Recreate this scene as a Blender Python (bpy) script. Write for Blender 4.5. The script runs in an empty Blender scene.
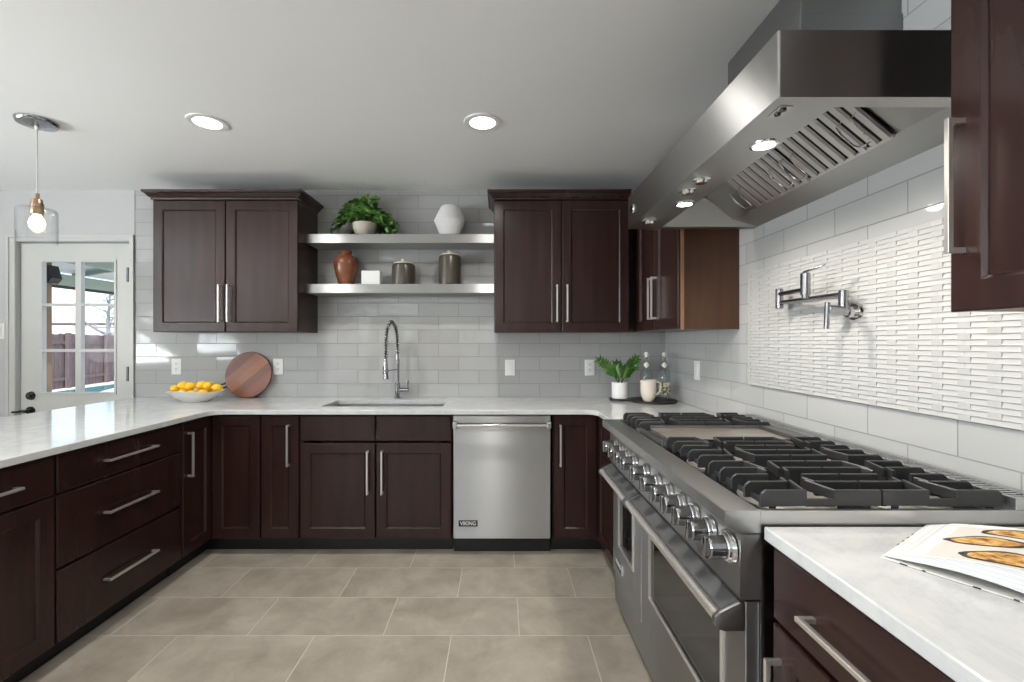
import bpy, bmesh, math, random
from mathutils import Vector, Matrix, Euler
random.seed(7)
PI = math.pi
SC = bpy.context.scene
COL = SC.collection

# ------------------------------------------------------------------ camera
EYE = 1.334
F = 455.0
cam_d = bpy.data.cameras.new('camera')
cam = bpy.data.objects.new('camera', cam_d)
COL.objects.link(cam)
cam.location = (0, 0, EYE)
cam.rotation_euler = (PI/2, 0, 0)
cam_d.sensor_width = 36.0
cam_d.lens = F/1024*36
cam_d.shift_x = 13/1024
cam_d.shift_y = 1/1024
cam_d.clip_start = 0.02
cam_d.clip_end = 200
SC.camera = cam

# ------------------------------------------------------------------ world, exposure, large lights
SC.view_settings.view_transform = 'Standard'
SC.view_settings.look = 'None'
SC.view_settings.gamma = 1.0
SC.view_settings.use_curve_mapping = False
SC.view_settings.exposure = -0.05
SC.cycles.max_bounces = 10
SC.cycles.diffuse_bounces = 5
SC.cycles.glossy_bounces = 5
SC.cycles.transmission_bounces = 8
SC.cycles.transparent_max_bounces = 12
SC.cycles.sample_clamp_indirect = 3.0
SC.cycles.sample_clamp_direct = 12.0
SC.cycles.blur_glossy = .8
SC.cycles.use_adaptive_sampling = False
SC.cycles.caustics_reflective = False
SC.cycles.caustics_refractive = False
SC.cycles.use_denoising = True

SKY_STRENGTH = 0.35
world = bpy.data.worlds.new('sky')
SC.world = world
world.use_nodes = True
wn = world.node_tree.nodes
wl = world.node_tree.links
bg = wn['Background']
sky = wn.new('ShaderNodeTexSky')
sky.sky_type = 'NISHITA'
sky.sun_disc = False
sky.sun_elevation = math.radians(38)
sky.sun_rotation = math.radians(120)
sky.air_density = 1.0
sky.dust_density = 2.0
wl.new(sky.outputs[0], bg.inputs[0])
bg.inputs[1].default_value = SKY_STRENGTH

def lamp(name, kind, loc, rot, energy, color=(1, 1, 1), **kw):
    d = bpy.data.lights.new(name, kind)
    d.energy = energy
    d.color = color
    for k, v in kw.items():
        setattr(d, k, v)
    o = bpy.data.objects.new(name, d)
    COL.objects.link(o)
    o.location = loc
    o.rotation_euler = rot
    return o

# the sun on the garden (comes from behind the house, away from the windows)
lamp('sun', 'SUN', (0, 0, 20), (math.radians(48), 0, math.radians(25)), 5.0, (1, .96, .9), angle=math.radians(1))
# area lamps added at the unseen windows as daylight, tilted up at the ceiling
DAY = (0.90, 0.96, 1.0)
lamp('added_daylight_rear', 'AREA', (-1.6, -3.42, 1.2), (PI/2+1.0, 0, PI), 400, DAY, shape='RECTANGLE', size=2.6, size_y=2.1, spread=math.radians(155))
lamp('added_daylight_left', 'AREA', (-5.70, -1.75, 1.45), (PI/2+.95, 0, -PI/2), 290, DAY, shape='RECTANGLE', size=1.5, size_y=1.3, spread=math.radians(150))
lamp('added_daylight_left', 'AREA', (-5.70, 0.45, 1.45), (PI/2+.95, 0, -PI/2), 290, DAY, shape='RECTANGLE', size=1.5, size_y=1.3, spread=math.radians(150))
DOWN_W = 10
HOOD_W = 20

# ------------------------------------------------------------------ dimensions
WY = 3.48          # back wall
WX = 1.277         # right wall
CZ = 2.494         # ceiling
CT = 0.914         # counter top
def PX(x, d): return (x-499)/F*d
def PZ(y, d): return EYE-(y-342)/F*d

# ------------------------------------------------------------------ materials
def new_mat(name):
    m = bpy.data.materials.new(name)
    m.use_nodes = True
    nt = m.node_tree
    b = nt.nodes['Principled BSDF']
    return m, nt, b
def S(c):  # sRGB 0-255 -> linear
    return tuple(((v/255)/12.92 if v/255 <= .04045 else ((v/255+.055)/1.055)**2.4) for v in c)
def col4(c): return (c[0], c[1], c[2], 1)
def simple(name, c, rough=.5, metal=0, **kw):
    m, nt, b = new_mat(name)
    b.inputs['Base Color'].default_value = col4(c)
    b.inputs['Roughness'].default_value = rough
    b.inputs['Metallic'].default_value = metal
    for k, v in kw.items():
        b.inputs[k].default_value = v
    return m
def coords(nt, scale=(1, 1, 1), loc=(0, 0, 0), rot=(0, 0, 0), kind='Object'):
    tc = nt.nodes.new('ShaderNodeTexCoord')
    mp = nt.nodes.new('ShaderNodeMapping')
    mp.inputs['Scale'].default_value = scale
    mp.inputs['Location'].default_value = loc
    mp.inputs['Rotation'].default_value = rot
    nt.links.new(tc.outputs[kind], mp.inputs[0])
    return mp.outputs[0]
def noise(nt, vec, scale, detail=3, rough=.5, dist=0):
    n = nt.nodes.new('ShaderNodeTexNoise')
    n.inputs['Scale'].default_value = scale
    n.inputs['Detail'].default_value = detail
    n.inputs['Roughness'].default_value = rough
    n.inputs['Distortion'].default_value = dist
    if vec is not None: nt.links.new(vec, n.inputs['Vector'])
    return n.outputs['Fac']
def ramp(nt, fac, stops):
    r = nt.nodes.new('ShaderNodeValToRGB')
    cr = r.color_ramp
    while len(cr.elements) < len(stops): cr.elements.new(.5)
    for e, (p, c) in zip(cr.elements, stops):
        e.position = p; e.color = col4(c)
    nt.links.new(fac, r.inputs[0])
    return r.outputs[0]
def math_n(nt, op, a, b=None, c=None):
    n = nt.nodes.new('ShaderNodeMath'); n.operation = op
    for i, v in enumerate((a, b, c)):
        if v is None: continue
        if isinstance(v, (int, float)): n.inputs[i].default_value = v
        else: nt.links.new(v, n.inputs[i])
    return n.outputs[0]
def mixc(nt, fac, a, b):
    n = nt.nodes.new('ShaderNodeMix'); n.data_type = 'RGBA'
    for sock, v in ((n.inputs[0], fac), (n.inputs[6], a), (n.inputs[7], b)):
        if isinstance(v, (int, float)): sock.default_value = v
        elif isinstance(v, tuple): sock.default_value = col4(v)
        else: nt.links.new(v, sock)
    return n.outputs[2]
def bump(nt, b, height, strength=.3, dist=.001):
    n = nt.nodes.new('ShaderNodeBump')
    n.inputs['Strength'].default_value = strength
    n.inputs['Distance'].default_value = dist
    nt.links.new(height, n.inputs['Height'])
    nt.links.new(n.outputs[0], b.inputs['Normal'])
    return n

def wood(name, c0, c1, rough, sc=(5, 5, .45)):
    m, nt, b = new_mat(name)
    v = coords(nt, sc)
    f = noise(nt, v, 4, 1.2, .4, .3)
    c = ramp(nt, f, [(.3, c0), (.7, c1)])
    f2 = noise(nt, coords(nt, (1, 1, 1)), 2.2, 2)
    c = mixc(nt, math_n(nt, 'MULTIPLY', f2, .35), c, tuple(x*.6 for x in c0))
    nt.links.new(c, b.inputs['Base Color'])
    b.inputs['Roughness'].default_value = rough
    b.inputs['Specular IOR Level'].default_value = .36
    return m
M = {}
M['wood'] = wood('espresso_wood', S((42, 24, 21)), S((51, 31, 27)), .27)
M['wood_side'] = wood('brown_veneer', S((66, 43, 30)), S((82, 56, 40)), .38)
M['wood_edge'] = simple('raw_veneer_edge', S((132, 98, 68)), .5)
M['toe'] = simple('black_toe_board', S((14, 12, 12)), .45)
M['gap'] = simple('cabinet_inside', S((20, 14, 13)), .7)

def steel(name, c, rough, aniso=1.0, tang=(0, 0, 1)):
    m, nt, b = new_mat(name)
    b.inputs['Base Color'].default_value = col4(c)
    b.inputs['Metallic'].default_value = 1
    b.inputs['Anisotropic'].default_value = aniso
    b.inputs['Anisotropic Rotation'].default_value = 0.0
    # brushing runs horizontally on upright faces and along Y on level ones
    geo = nt.nodes.new('ShaderNodeNewGeometry')
    sz = nt.nodes.new('ShaderNodeSeparateXYZ'); nt.links.new(geo.outputs['Normal'], sz.inputs[0])
    lev = math_n(nt, 'GREATER_THAN', math_n(nt, 'ABSOLUTE', sz.outputs[2]), .8)
    cx = nt.nodes.new('ShaderNodeCombineXYZ')
    nt.links.new(lev, cx.inputs[0]); nt.links.new(math_n(nt, 'SUBTRACT', 1, lev), cx.inputs[2])
    nt.links.new(cx.outputs[0], b.inputs['Tangent'])
    f = noise(nt, coords(nt, (1.2, 1.2, 90)), 6, 4, .6)
    r = nt.nodes.new('ShaderNodeMapRange')
    r.inputs[3].default_value = rough*.85; r.inputs[4].default_value = rough*1.15
    nt.links.new(f, r.inputs[0]); nt.links.new(r.outputs[0], b.inputs['Roughness'])
    return m
M['steel'] = steel('brushed_steel', (.50, .50, .50), .38)
M['steel_shelf'] = steel('brushed_steel_shelf', (.60, .60, .60), .42)
M['steel_hood'] = steel('brushed_steel_hood', (.62, .62, .61), .38)
M['steel_dw'] = steel('brushed_steel_appliance', (.45, .45, .45), .36)
M['steel_plain'] = simple('satin_steel', (.58, .58, .57), .32, 1)
M['steel_dark'] = simple('dark_steel', (.22, .22, .22), .38, 1)
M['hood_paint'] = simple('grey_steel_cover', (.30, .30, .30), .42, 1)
M['rail'] = simple('dark_satin_rail', (.16, .16, .16), .7, 1)
M['knob'] = simple('polished_steel', (.36, .36, .37), .14, 1)
M['baffle'] = simple('bright_steel_baffle', (.74, .74, .73), .31, 1)
M['chrome'] = simple('chrome', (.82, .82, .83), .08, 1)
M['nickel'] = simple('brushed_nickel', (.80, .76, .71), .3, .85)
M['iron'] = simple('cast_iron', S((50, 50, 51)), .36, 0)
M['black'] = simple('black_plastic', S((9, 9, 10)), .35)
M['dark_pan'] = simple('black_enamel', S((26, 26, 27)), .25)
M['oven_glass'] = simple('dark_oven_glass', S((30, 31, 33)), .05, 0, **{'IOR': 1.6})
M['burner'] = simple('burner_alloy', S((176, 171, 162)), .45, .35)
def _griddle():
    m, nt, b = new_mat('griddle_steel')
    f = noise(nt, coords(nt, (2, 14, 2)), 3, 5, .6)
    nt.links.new(ramp(nt, f, [(.3, (.56, .49, .43)), (.7, (.74, .69, .63))]), b.inputs['Base Color'])
    b.inputs['Metallic'].default_value = 1; b.inputs['Roughness'].default_value = .42
    return m
M['griddle'] = _griddle()
M['white'] = simple('white_plastic', S((240, 240, 238)), .35)
M['trim'] = simple('white_trim_paint', S((206, 206, 202)), .4)
M['grout'] = simple('grout', S((176, 176, 174)), .8)

def paint(name, c, rough=.6):
    m, nt, b = new_mat(name)
    f = noise(nt, coords(nt), 1.3, 3)
    nt.links.new(ramp(nt, f, [(.3, tuple(x*.97 for x in c)), (.7, c)]), b.inputs['Base Color'])
    b.inputs['Roughness'].default_value = rough
    f2 = noise(nt, coords(nt), 140, 3)
    bump(nt, b, f2, .08, .002)
    return m
M['ceiling'] = paint('ceiling_paint', S((250, 250, 249)), .55)
M['wall'] = paint('wall_paint', S((198, 198, 198)), .55)

def brick_mat(name, axes, off, bw, rh, mortar, c_lo, c_hi, c_grout, rough, tilt=.012, cloud=None, bumpd=.0015):
    """running-bond tiles laid on world-aligned surfaces; axes e.g. 'xz'"""
    m, nt, b = new_mat(name)
    tc = nt.nodes.new('ShaderNodeTexCoord')
    sp = nt.nodes.new('ShaderNodeSeparateXYZ')
    nt.links.new(tc.outputs['Object'], sp.inputs[0])
    cb = nt.nodes.new('ShaderNodeCombineXYZ')
    for i, a in enumerate(axes):
        nt.links.new(math_n(nt, 'ADD', sp.outputs['xyz'.index(a)], off[i]), cb.inputs[i])
    br = nt.nodes.new('ShaderNodeTexBrick')
    br.offset = .5; br.offset_frequency = 2; br.squash = 1; br.squash_frequency = 2
    br.inputs['Scale'].default_value = 1
    br.inputs['Mortar Size'].default_value = mortar
    br.inputs['Mortar Smooth'].default_value = .15
    br.inputs['Bias'].default_value = 0
    br.inputs['Brick Width'].default_value = bw
    br.inputs['Row Height'].default_value = rh
    br.inputs['Color1'].default_value = (0, 0, 0, 1)
    br.inputs['Color2'].default_value = (1, 1, 1, 1)
    br.inputs['Mortar'].default_value = (.5, .5, .5, 1)
    nt.links.new(cb.outputs[0], br.inputs['Vector'])
    rnd = nt.nodes.new('ShaderNodeSeparateColor')
    nt.links.new(br.outputs['Color'], rnd.inputs[0])
    rv = rnd.outputs[0]
    base = mixc(nt, rv, c_lo, c_hi)
    if cloud:
        base = cloud(nt, base, rv, cb.outputs[0])
    c = mixc(nt, br.outputs['Fac'], base, c_grout)
    nt.links.new(c, b.inputs['Base Color'])
    rr = math_n(nt, 'ADD', math_n(nt, 'MULTIPLY', br.outputs['Fac'], .6), rough)
    nt.links.new(rr, b.inputs['Roughness'])
    # every tile sits at its own very slight tilt
    geo = nt.nodes.new('ShaderNodeNewGeometry')
    k = nt.nodes.new('ShaderNodeCombineXYZ')
    r2 = math_n(nt, 'FRACT', math_n(nt, 'MULTIPLY', rv, 17.31))
    r3 = math_n(nt, 'FRACT', math_n(nt, 'MULTIPLY', rv, 39.7))
    for i, a in enumerate(axes):
        nt.links.new(math_n(nt, 'MULTIPLY', math_n(nt, 'SUBTRACT', (r2, r3)[i], .5), tilt*2), k.inputs['xyz'.index(a)])
    va = nt.nodes.new('ShaderNodeVectorMath'); va.operation = 'ADD'
    nt.links.new(geo.outputs['Normal'], va.inputs[0]); nt.links.new(k.outputs[0], va.inputs[1])
    vn = nt.nodes.new('ShaderNodeVectorMath'); vn.operation = 'NORMALIZE'
    nt.links.new(va.outputs[0], vn.inputs[0])
    bp = bump(nt, b, math_n(nt, 'SUBTRACT', 1, br.outputs['Fac']), .5, bumpd)
    nt.links.new(vn.outputs[0], bp.inputs['Normal'])
    return m
TILE_LO, TILE_HI, TG = S((170, 170, 169)), S((179, 179, 178)), S((142, 142, 140))
M['tile_back'] = brick_mat('grey_subway_tile_back', 'xz', (1.077, -CT+.1025*20), .308, .1025, .0022, TILE_LO, TILE_HI, TG, .06)
M['tile_right'] = brick_mat('grey_subway_tile_lit', 'yz', (-1.2587, -CT+.1025*20), .3075, .1025, .0022, S((182, 182, 181)), S((190, 190, 189)), TG, .06)  # lighter than the back tile: hood glow on this wall put into the colour
def floor_cloud(nt, base, rv, vec):
    tc = coords(nt)
    ad = nt.nodes.new('ShaderNodeVectorMath'); ad.operation = 'ADD'
    cx = nt.nodes.new('ShaderNodeCombineXYZ')
    nt.links.new(math_n(nt, 'MULTIPLY', rv, 23), cx.inputs[2])
    nt.links.new(tc, ad.inputs[0]); nt.links.new(cx.outputs[0], ad.inputs[1])
    f = noise(nt, ad.outputs[0], 4.5, 7, .62, .4)
    c = mixc(nt, ramp(nt, f, [(.3, (0, 0, 0)), (.72, (1, 1, 1))]), S((140, 131, 118)), S((180, 171, 158)))
    f2 = noise(nt, ad.outputs[0], 60, 4, .7)
    return mixc(nt, math_n(nt, 'MULTIPLY', f2, .30), c, S((128, 120, 110)))
M['floor'] = brick_mat('taupe_floor_tile', 'xy', (-.403, -2.067+.31*10), .62, .31, .0022, (0, 0, 0), (1, 1, 1), S((196, 189, 178)), .34, tilt=.003, cloud=floor_cloud, bumpd=.0008)

def _marble():
    m, nt, b = new_mat('white_marble')
    v = coords(nt, (1, 1, 1), rot=(0, 0, .5))
    f = noise(nt, v, 2.6, 8, .62, 1.6)
    vein = math_n(nt, 'ABSOLUTE', math_n(nt, 'SUBTRACT', f, .5))
    c = ramp(nt, vein, [(0, S((199, 200, 201))), (.04, S((205, 206, 206))), (.16, S((212, 212, 210)))])
    f2 = noise(nt, v, 9, 6, .6, .8)
    v2 = math_n(nt, 'ABSOLUTE', math_n(nt, 'SUBTRACT', f2, .47))
    c2 = ramp(nt, v2, [(0, (.62, .63, .64)), (.03, (1, 1, 1))])
    mx = nt.nodes.new('ShaderNodeMix'); mx.data_type = 'RGBA'; mx.blend_type = 'MULTIPLY'
    mx.inputs[0].default_value = .10
    nt.links.new(c, mx.inputs[6]); nt.links.new(c2, mx.inputs[7])
    nt.links.new(mx.outputs[2], b.inputs['Base Color'])
    b.inputs['Roughness'].default_value = .1
    return m
M['marble'] = _marble()
M['weave'] = simple('white_glazed_weave', S((190, 190, 188)), .3)

def emit(name, c, s):
    m, nt, b = new_mat(name)
    b.inputs['Base Color'].default_value = col4(c)
    b.inputs['Emission Color'].default_value = col4(c)
    b.inputs['Emission Strength'].default_value = s
    return m
M['lens'] = emit('lit_lens', (1, .98, .95), 9)
M['hood_lens'] = emit('lit_halogen', (1, .93, .82), 18)
M['bulb'] = emit('lit_bulb', (1, .80, .50), 14)
def thin_glass(name, tint=(1, 1, 1), gloss=1.0):
    m, nt, b = new_mat(name)
    nt.nodes.remove(b)
    out = nt.nodes['Material Output']
    tr = nt.nodes.new('ShaderNodeBsdfTransparent'); tr.inputs[0].default_value = col4(tint)
    gl = nt.nodes.new('ShaderNodeBsdfGlossy'); gl.inputs['Roughness'].default_value = .02
    lw = nt.nodes.new('ShaderNodeLayerWeight'); lw.inputs[0].default_value = .5
    fr = math_n(nt, 'MULTIPLY_ADD', math_n(nt, 'POWER', lw.outputs['Facing'], 4), .7, .035)
    mx = nt.nodes.new('ShaderNodeMixShader')
    nt.links.new(math_n(nt, 'MULTIPLY', fr, gloss), mx.inputs[0])
    nt.links.new(tr.outputs[0], mx.inputs[1]); nt.links.new(gl.outputs[0], mx.inputs[2])
    nt.links.new(mx.outputs[0], out.inputs[0])
    return m
M['pane'] = thin_glass('window_pane', gloss=.12)
M['clear'] = thin_glass('clear_glass', (.985, .99, .99))
M['bottle_glass'] = thin_glass('bottle_glass', (.95, .975, .98))

# ------------------------------------------------------------------ mesh builder
class MB:
    def __init__(s):
        s.bm = bmesh.new()
    def _add(s, verts, faces):
        vs = [s.bm.verts.new(v) for v in verts]
        out = []
        for f in faces:
            try: out.append(s.bm.faces.new([vs[i] for i in f]))
            except ValueError: pass
        return vs, out
    def box(s, x0, x1, y0, y1, z0, z1, bev=0, mat=None):
        if x0 > x1: x0, x1 = x1, x0
        if y0 > y1: y0, y1 = y1, y0
        if z0 > z1: z0, z1 = z1, z0
        v = [(x0,y0,z0),(x1,y0,z0),(x1,y1,z0),(x0,y1,z0),(x0,y0,z1),(x1,y0,z1),(x1,y1,z1),(x0,y1,z1)]
        if mat is not None: v = [tuple(mat @ Vector(p)) for p in v]
        vs, fs = s._add(v, [(0,3,2,1),(4,5,6,7),(0,1,5,4),(1,2,6,5),(2,3,7,6),(3,0,4,7)])
        if bev:
            es = {e for f in fs for e in f.edges}
            bmesh.ops.bevel(s.bm, geom=list(es), offset=bev, segments=2, profile=.5, affect='EDGES')
        return s
    def loft(s, loops, close_start=True, close_end=True, ring=True):
        """loops: lists of points of the same length"""
        rows = [[s.bm.verts.new(p) for p in lp] for lp in loops]
        n = len(rows[0])
        for a, b in zip(rows, rows[1:]):
            for i in range(n if ring else n-1):
                j = (i+1) % n
                try: s.bm.faces.new((a[i], a[j], b[j], b[i]))
                except ValueError: pass
        if close_start and n > 2: s.bm.faces.new(list(reversed(rows[0])))
        if close_end and n > 2: s.bm.faces.new(rows[-1])
        return s
    def prism(s, poly, a, b, axis='y', bev=0):
        """poly: 2-D points in the two other axes (x,z for y; y,z for x; x,y for z)"""
        def P(p, t):
            return {'y': (p[0], t, p[1]), 'x': (t, p[0], p[1]), 'z': (p[0], p[1], t)}[axis]
        n = len(poly)
        v = [P(p, a) for p in poly]+[P(p, b) for p in poly]
        f = [tuple(range(n)), tuple(range(2*n-1, n-1, -1))]+[(i, i+n, (i+1) % n+n, (i+1) % n) for i in range(n)]
        vs, fs = s._add(v, f)
        if bev:
            es = {e for ff in fs for e in ff.edges}
            bmesh.ops.bevel(s.bm, geom=list(es), offset=bev, segments=2, profile=.5, affect='EDGES')
        return s
    def cyl(s, p0, p1, r0, r1=None, n=20, bev=0):
        r1 = r0 if r1 is None else r1
        p0, p1 = Vector(p0), Vector(p1)
        d = (p1-p0).normalized()
        u = d.orthogonal().normalized(); w = d.cross(u)
        def L(p, r): return [p+(u*math.cos(2*PI*i/n)+w*math.sin(2*PI*i/n))*r for i in range(n)]
        if bev:
            loops = [L(p0, r0-bev), L(p0+d*bev, r0), L(p1-d*bev, r1), L(p1, r1-bev)]
        else: loops = [L(p0, r0), L(p1, r1)]
        return s.loft(loops)
    def tube(s, pts, r, n=8, caps=True):
        pts = [Vector(p) for p in pts]
        rs = r if isinstance(r, (list, tuple)) else [r]*len(pts)
        loops = []
        u = None
        for i, p in enumerate(pts):
            t = (pts[min(i+1, len(pts)-1)]-pts[max(i-1, 0)]).normalized()
            if u is None: u = t.orthogonal().normalized()
            else:
                u = (u-t*u.dot(t))
                u = u.normalized() if u.length > 1e-6 else t.orthogonal().normalized()
            w = t.cross(u)
            loops.append([p+(u*math.cos(2*PI*k/n)+w*math.sin(2*PI*k/n))*rs[i] for k in range(n)])
        return s.loft(loops, caps, caps)
    def lathe(s, prof, c=(0, 0, 0), n=28, closed=False, sx=1, sy=1, start=0):
        """prof: (r,z) list from bottom to top"""
        loops = []
        for r, z in prof:
            r = max(r, 1e-4)
            loops.append([(c[0]+sx*r*math.cos(2*PI*i/n+start), c[1]+sy*r*math.sin(2*PI*i/n+start), c[2]+z) for i in range(n)])
        if closed: loops.append(loops[0])
        return s.loft(loops, not closed, not closed)
    def sphere(s, c, r, sx=1, sy=1, sz=1, n=16):
        prof = [(r*math.sin(PI*k/(n//2)), -r*math.cos(PI*k/(n//2))*sz) for k in range(n//2+1)]
        return s.lathe(prof, c, n, sx=sx, sy=sy)
    def front(s, x0, x1, z0, z1, y0, y1, steps):
        """rectangular loops from the back (y1) to the front; steps = (inset, y) list; last loop filled"""
        loops = [[(x0, y1, z0), (x1, y1, z0), (x1, y1, z1), (x0, y1, z1)]]
        for i, y in steps:
            loops.append([(x0+i, y, z0+i), (x1-i, y, z0+i), (x1-i, y, z1-i), (x0+i, y, z1-i)])
        return s.loft(loops)
    def xform(s, mtx):
        s.bm.transform(mtx); return s

def root_of(o):
    while o.parent: o = o.parent
    return o
def build(name, mb, mat, parent=None, world=False, smooth=35, extra=None):
    bm = mb.bm
    if world and parent is not None:
        r = root_of(parent)
        bm.transform((Matrix.Translation(r.location) @ r.rotation_euler.to_matrix().to_4x4()).inverted())
    bmesh.ops.recalc_face_normals(bm, faces=bm.faces[:])
    me = bpy.data.meshes.new(name)
    bm.to_mesh(me); bm.free()
    for mm in (mat if isinstance(mat, (list, tuple)) else [mat]): me.materials.append(mm)
    if smooth:
        me.polygons.foreach_set('use_smooth', [True]*len(me.polygons))
        me.set_sharp_from_angle(angle=math.radians(smooth))
    o = bpy.data.objects.new(name, me)
    COL.objects.link(o)
    if parent is not None: o.parent = parent
    return o
def tag(o, label, cat, group=None):
    o['label'] = label; o['category'] = cat
    if group: o['group'] = group
    return o
def thing(name, label, cat, loc=(0, 0, 0), rotz=0, group=None):
    o = bpy.data.objects.new(name, None)
    o.empty_display_size = .05
    COL.objects.link(o)
    o.location = loc; o.rotation_euler = (0, 0, rotz)
    return tag(o, label, cat, group)
def structure(o): o['kind'] = 'structure'; return o
def dup(root, loc, rotz=None, label=None):
    r = root.copy(); COL.objects.link(r); r.location = loc
    if rotz is not None: r.rotation_euler = (0, 0, rotz)
    if label: r['label'] = label
    for ch in list(root.children):
        c = ch.copy(); COL.objects.link(c); c.parent = r
        for g in ch.children:
            d = g.copy(); COL.objects.link(d); d.parent = c
    return r
def text_mesh(name, body, size, mat, parent, mtx, extrude=.0004, shear=0, width=None):
    cu = bpy.data.curves.new(name, 'FONT')
    cu.body = body; cu.size = size; cu.extrude = extrude
    cu.align_x = 'CENTER'; cu.align_y = 'CENTER'; cu.offset = size*.012
    tmp = bpy.data.objects.new(name+'_tmp', cu); COL.objects.link(tmp)
    dg = bpy.context.evaluated_depsgraph_get()
    me = bpy.data.meshes.new_from_object(tmp.evaluated_get(dg))
    bpy.data.objects.remove(tmp)
    if width:
        xs = [v.co.x for v in me.vertices]; k = width/(max(xs)-min(xs))
        me.transform(Matrix.Diagonal((k, 1, 1, 1)))
    me.transform(mtx)
    me.materials.clear(); me.materials.append(mat)
    o = bpy.data.objects.new(name, me); COL.objects.link(o); o.parent = parent
    return o

# ------------------------------------------------------------------ room shell
LX, RY = -5.4, -3.2
structure(build('floor', MB().box(LX-.12, WX+.1, RY-.12, WY+.12, -.1, 0), M['floor'], smooth=0))
structure(build('ceiling', MB().box(LX-.12, WX+.1, RY-.12, WY+.12, CZ, CZ+.1), M['ceiling'], smooth=0))
DX0, DX1, DZ1 = PX(18.3, WY), PX(129, WY), PZ(243, WY)     # back door leaf
wb = MB()
wb.box(LX, DX0-.01, WY, WY+.12, 0, CZ).box(DX1+.01, WX, WY, WY+.12, 0, CZ).box(DX0-.01, DX1+.01, WY, WY+.12, DZ1+.01, CZ)
structure(build('wall_back', wb, M['wall'], smooth=0))
structure(build('wall_right', MB().box(WX, WX+.1, RY, WY, 0, CZ), M['wall'], smooth=0))
def holed_wall(axis, pos0, pos1, a0, a1, holes):
    mb = MB()
    def bx(p, q, z0, z1):
        if axis == 'x': mb.box(pos0, pos1, p, q, z0, z1)
        else: mb.box(p, q, pos0, pos1, z0, z1)
    cur = a0
    for h0, h1, z0, z1 in holes:
        bx(cur, h0, 0, CZ); bx(h0, h1, z1, CZ)
        if z0 > 0: bx(h0, h1, 0, z0)
        cur = h1
    bx(cur, a1, 0, CZ)
    return mb
LEFT_W = [(-2.5, -1.0, .85, 2.2), (-.3, 1.2, .85, 2.2)]  # out of view, added as a source for daylight and tile reflections
REAR_W = [(-2.9, -.3, .08, 2.2)]  # unseen rear opening, added so light and reflections have a source
structure(build('wall_left', holed_wall('x', LX-.12, LX, RY, WY, LEFT_W), M['wall'], smooth=0))
structure(build('wall_rear', holed_wall('y', RY-.12, RY, LX, WX, REAR_W), M['wall'], smooth=0))
def window(name, axis, pos, a0, a1, z0, z1, cols, rows):
    fr = MB()
    def bx(mb, p, q, za, zb, d0, d1):
        if axis == 'x': mb.box(pos+d0, pos+d1, p, q, za, zb)
        else: mb.box(p, q, pos+d0, pos+d1, za, zb)
    w = .06
    bx(fr, a0, a0+w, z0, z1, -.08, .02); bx(fr, a1-w, a1, z0, z1, -.08, .02)
    bx(fr, a0+w, a1-w, z0, z0+w, -.08, .02); bx(fr, a0+w, a1-w, z1-w, z1, -.08, .02)
    for i in range(1, cols):
        c = a0+(a1-a0)*i/cols; bx(fr, c-.014, c+.014, z0+w, z1-w, -.06, -.01)
    for i in range(1, rows):
        c = z0+(z1-z0)*i/rows; bx(fr, a0+w, a1-w, c-.012, c+.012, -.055, -.015)
    o = structure(build(name, fr, M['trim'], smooth=0))
    pn = MB(); bx(pn, a0+w*.5, a1-w*.5, z0+w*.5, z1-w*.5, -.038, -.034)
    build('pane', pn, M['pane'], o, smooth=0)
window('window_1', 'x', LX, *LEFT_W[0], 4, 3)
window('window_2', 'x', LX, *LEFT_W[1], 4, 3)
window('window_3', 'y', RY, *REAR_W[0], 3, 1)

# tile cladding, 8 mm thick
TBX = PX(136, WY)
structure(build('backsplash', MB().box(TBX, WX-.008, WY-.008, WY-.0005, .86, CZ-.001), M['tile_back'], smooth=0))
structure(build('backsplash', MB().box(WX-.008, WX-.0005, .2, WY-.009, .86, CZ-.001), M['tile_right'], smooth=0))
# tile edge trim at the end of the cladding
structure(build('trim_1', MB().box(TBX-.004, TBX, WY-.0095, WY-.0005, .86, CZ-.001), M['steel_dark'], smooth=0))

# woven-relief accent panel on the right wall
def weave_panel():
    mb = MB()
    y0, y1, z0, z1 = 1.005, 2.295, 1.121, 1.685
    xb = WX-.008
    mb.box(xb-.004, xb, y0, y1, z0, z1)
    cw, rh = .0765, .0155
    nc = int(round((y1-y0)/cw)); cw = (y1-y0)/nc
    nr = int((z1-z0)/rh); rh = (z1-z0)/nr
    hi, lo = xb-.0100, xb-.0064
    for c in range(nc):
        a, b = y0+c*cw, y0+(c+1)*cw
        for r in range(nr):
            za, zb = z0+r*rh, z0+(r+1)*rh
            p, q = (a, b-.22*cw) if r % 2 == c % 2 else (a+.22*cw, b)
            mb.prism([(xb-.004, za), (hi+.0008, za), (hi, za+.001), (hi+.0012, za+.004), (lo, zb), (xb-.004, zb)], p+.0002, q-.0002, 'y')
            if p > a: mb.box(xb-.004, hi, a, p, za, zb)
            else: mb.box(xb-.004, hi, q, b, za, zb)
    return mb
structure(build('accent_tile_panel', weave_panel(), M['weave'], smooth=25))

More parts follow.
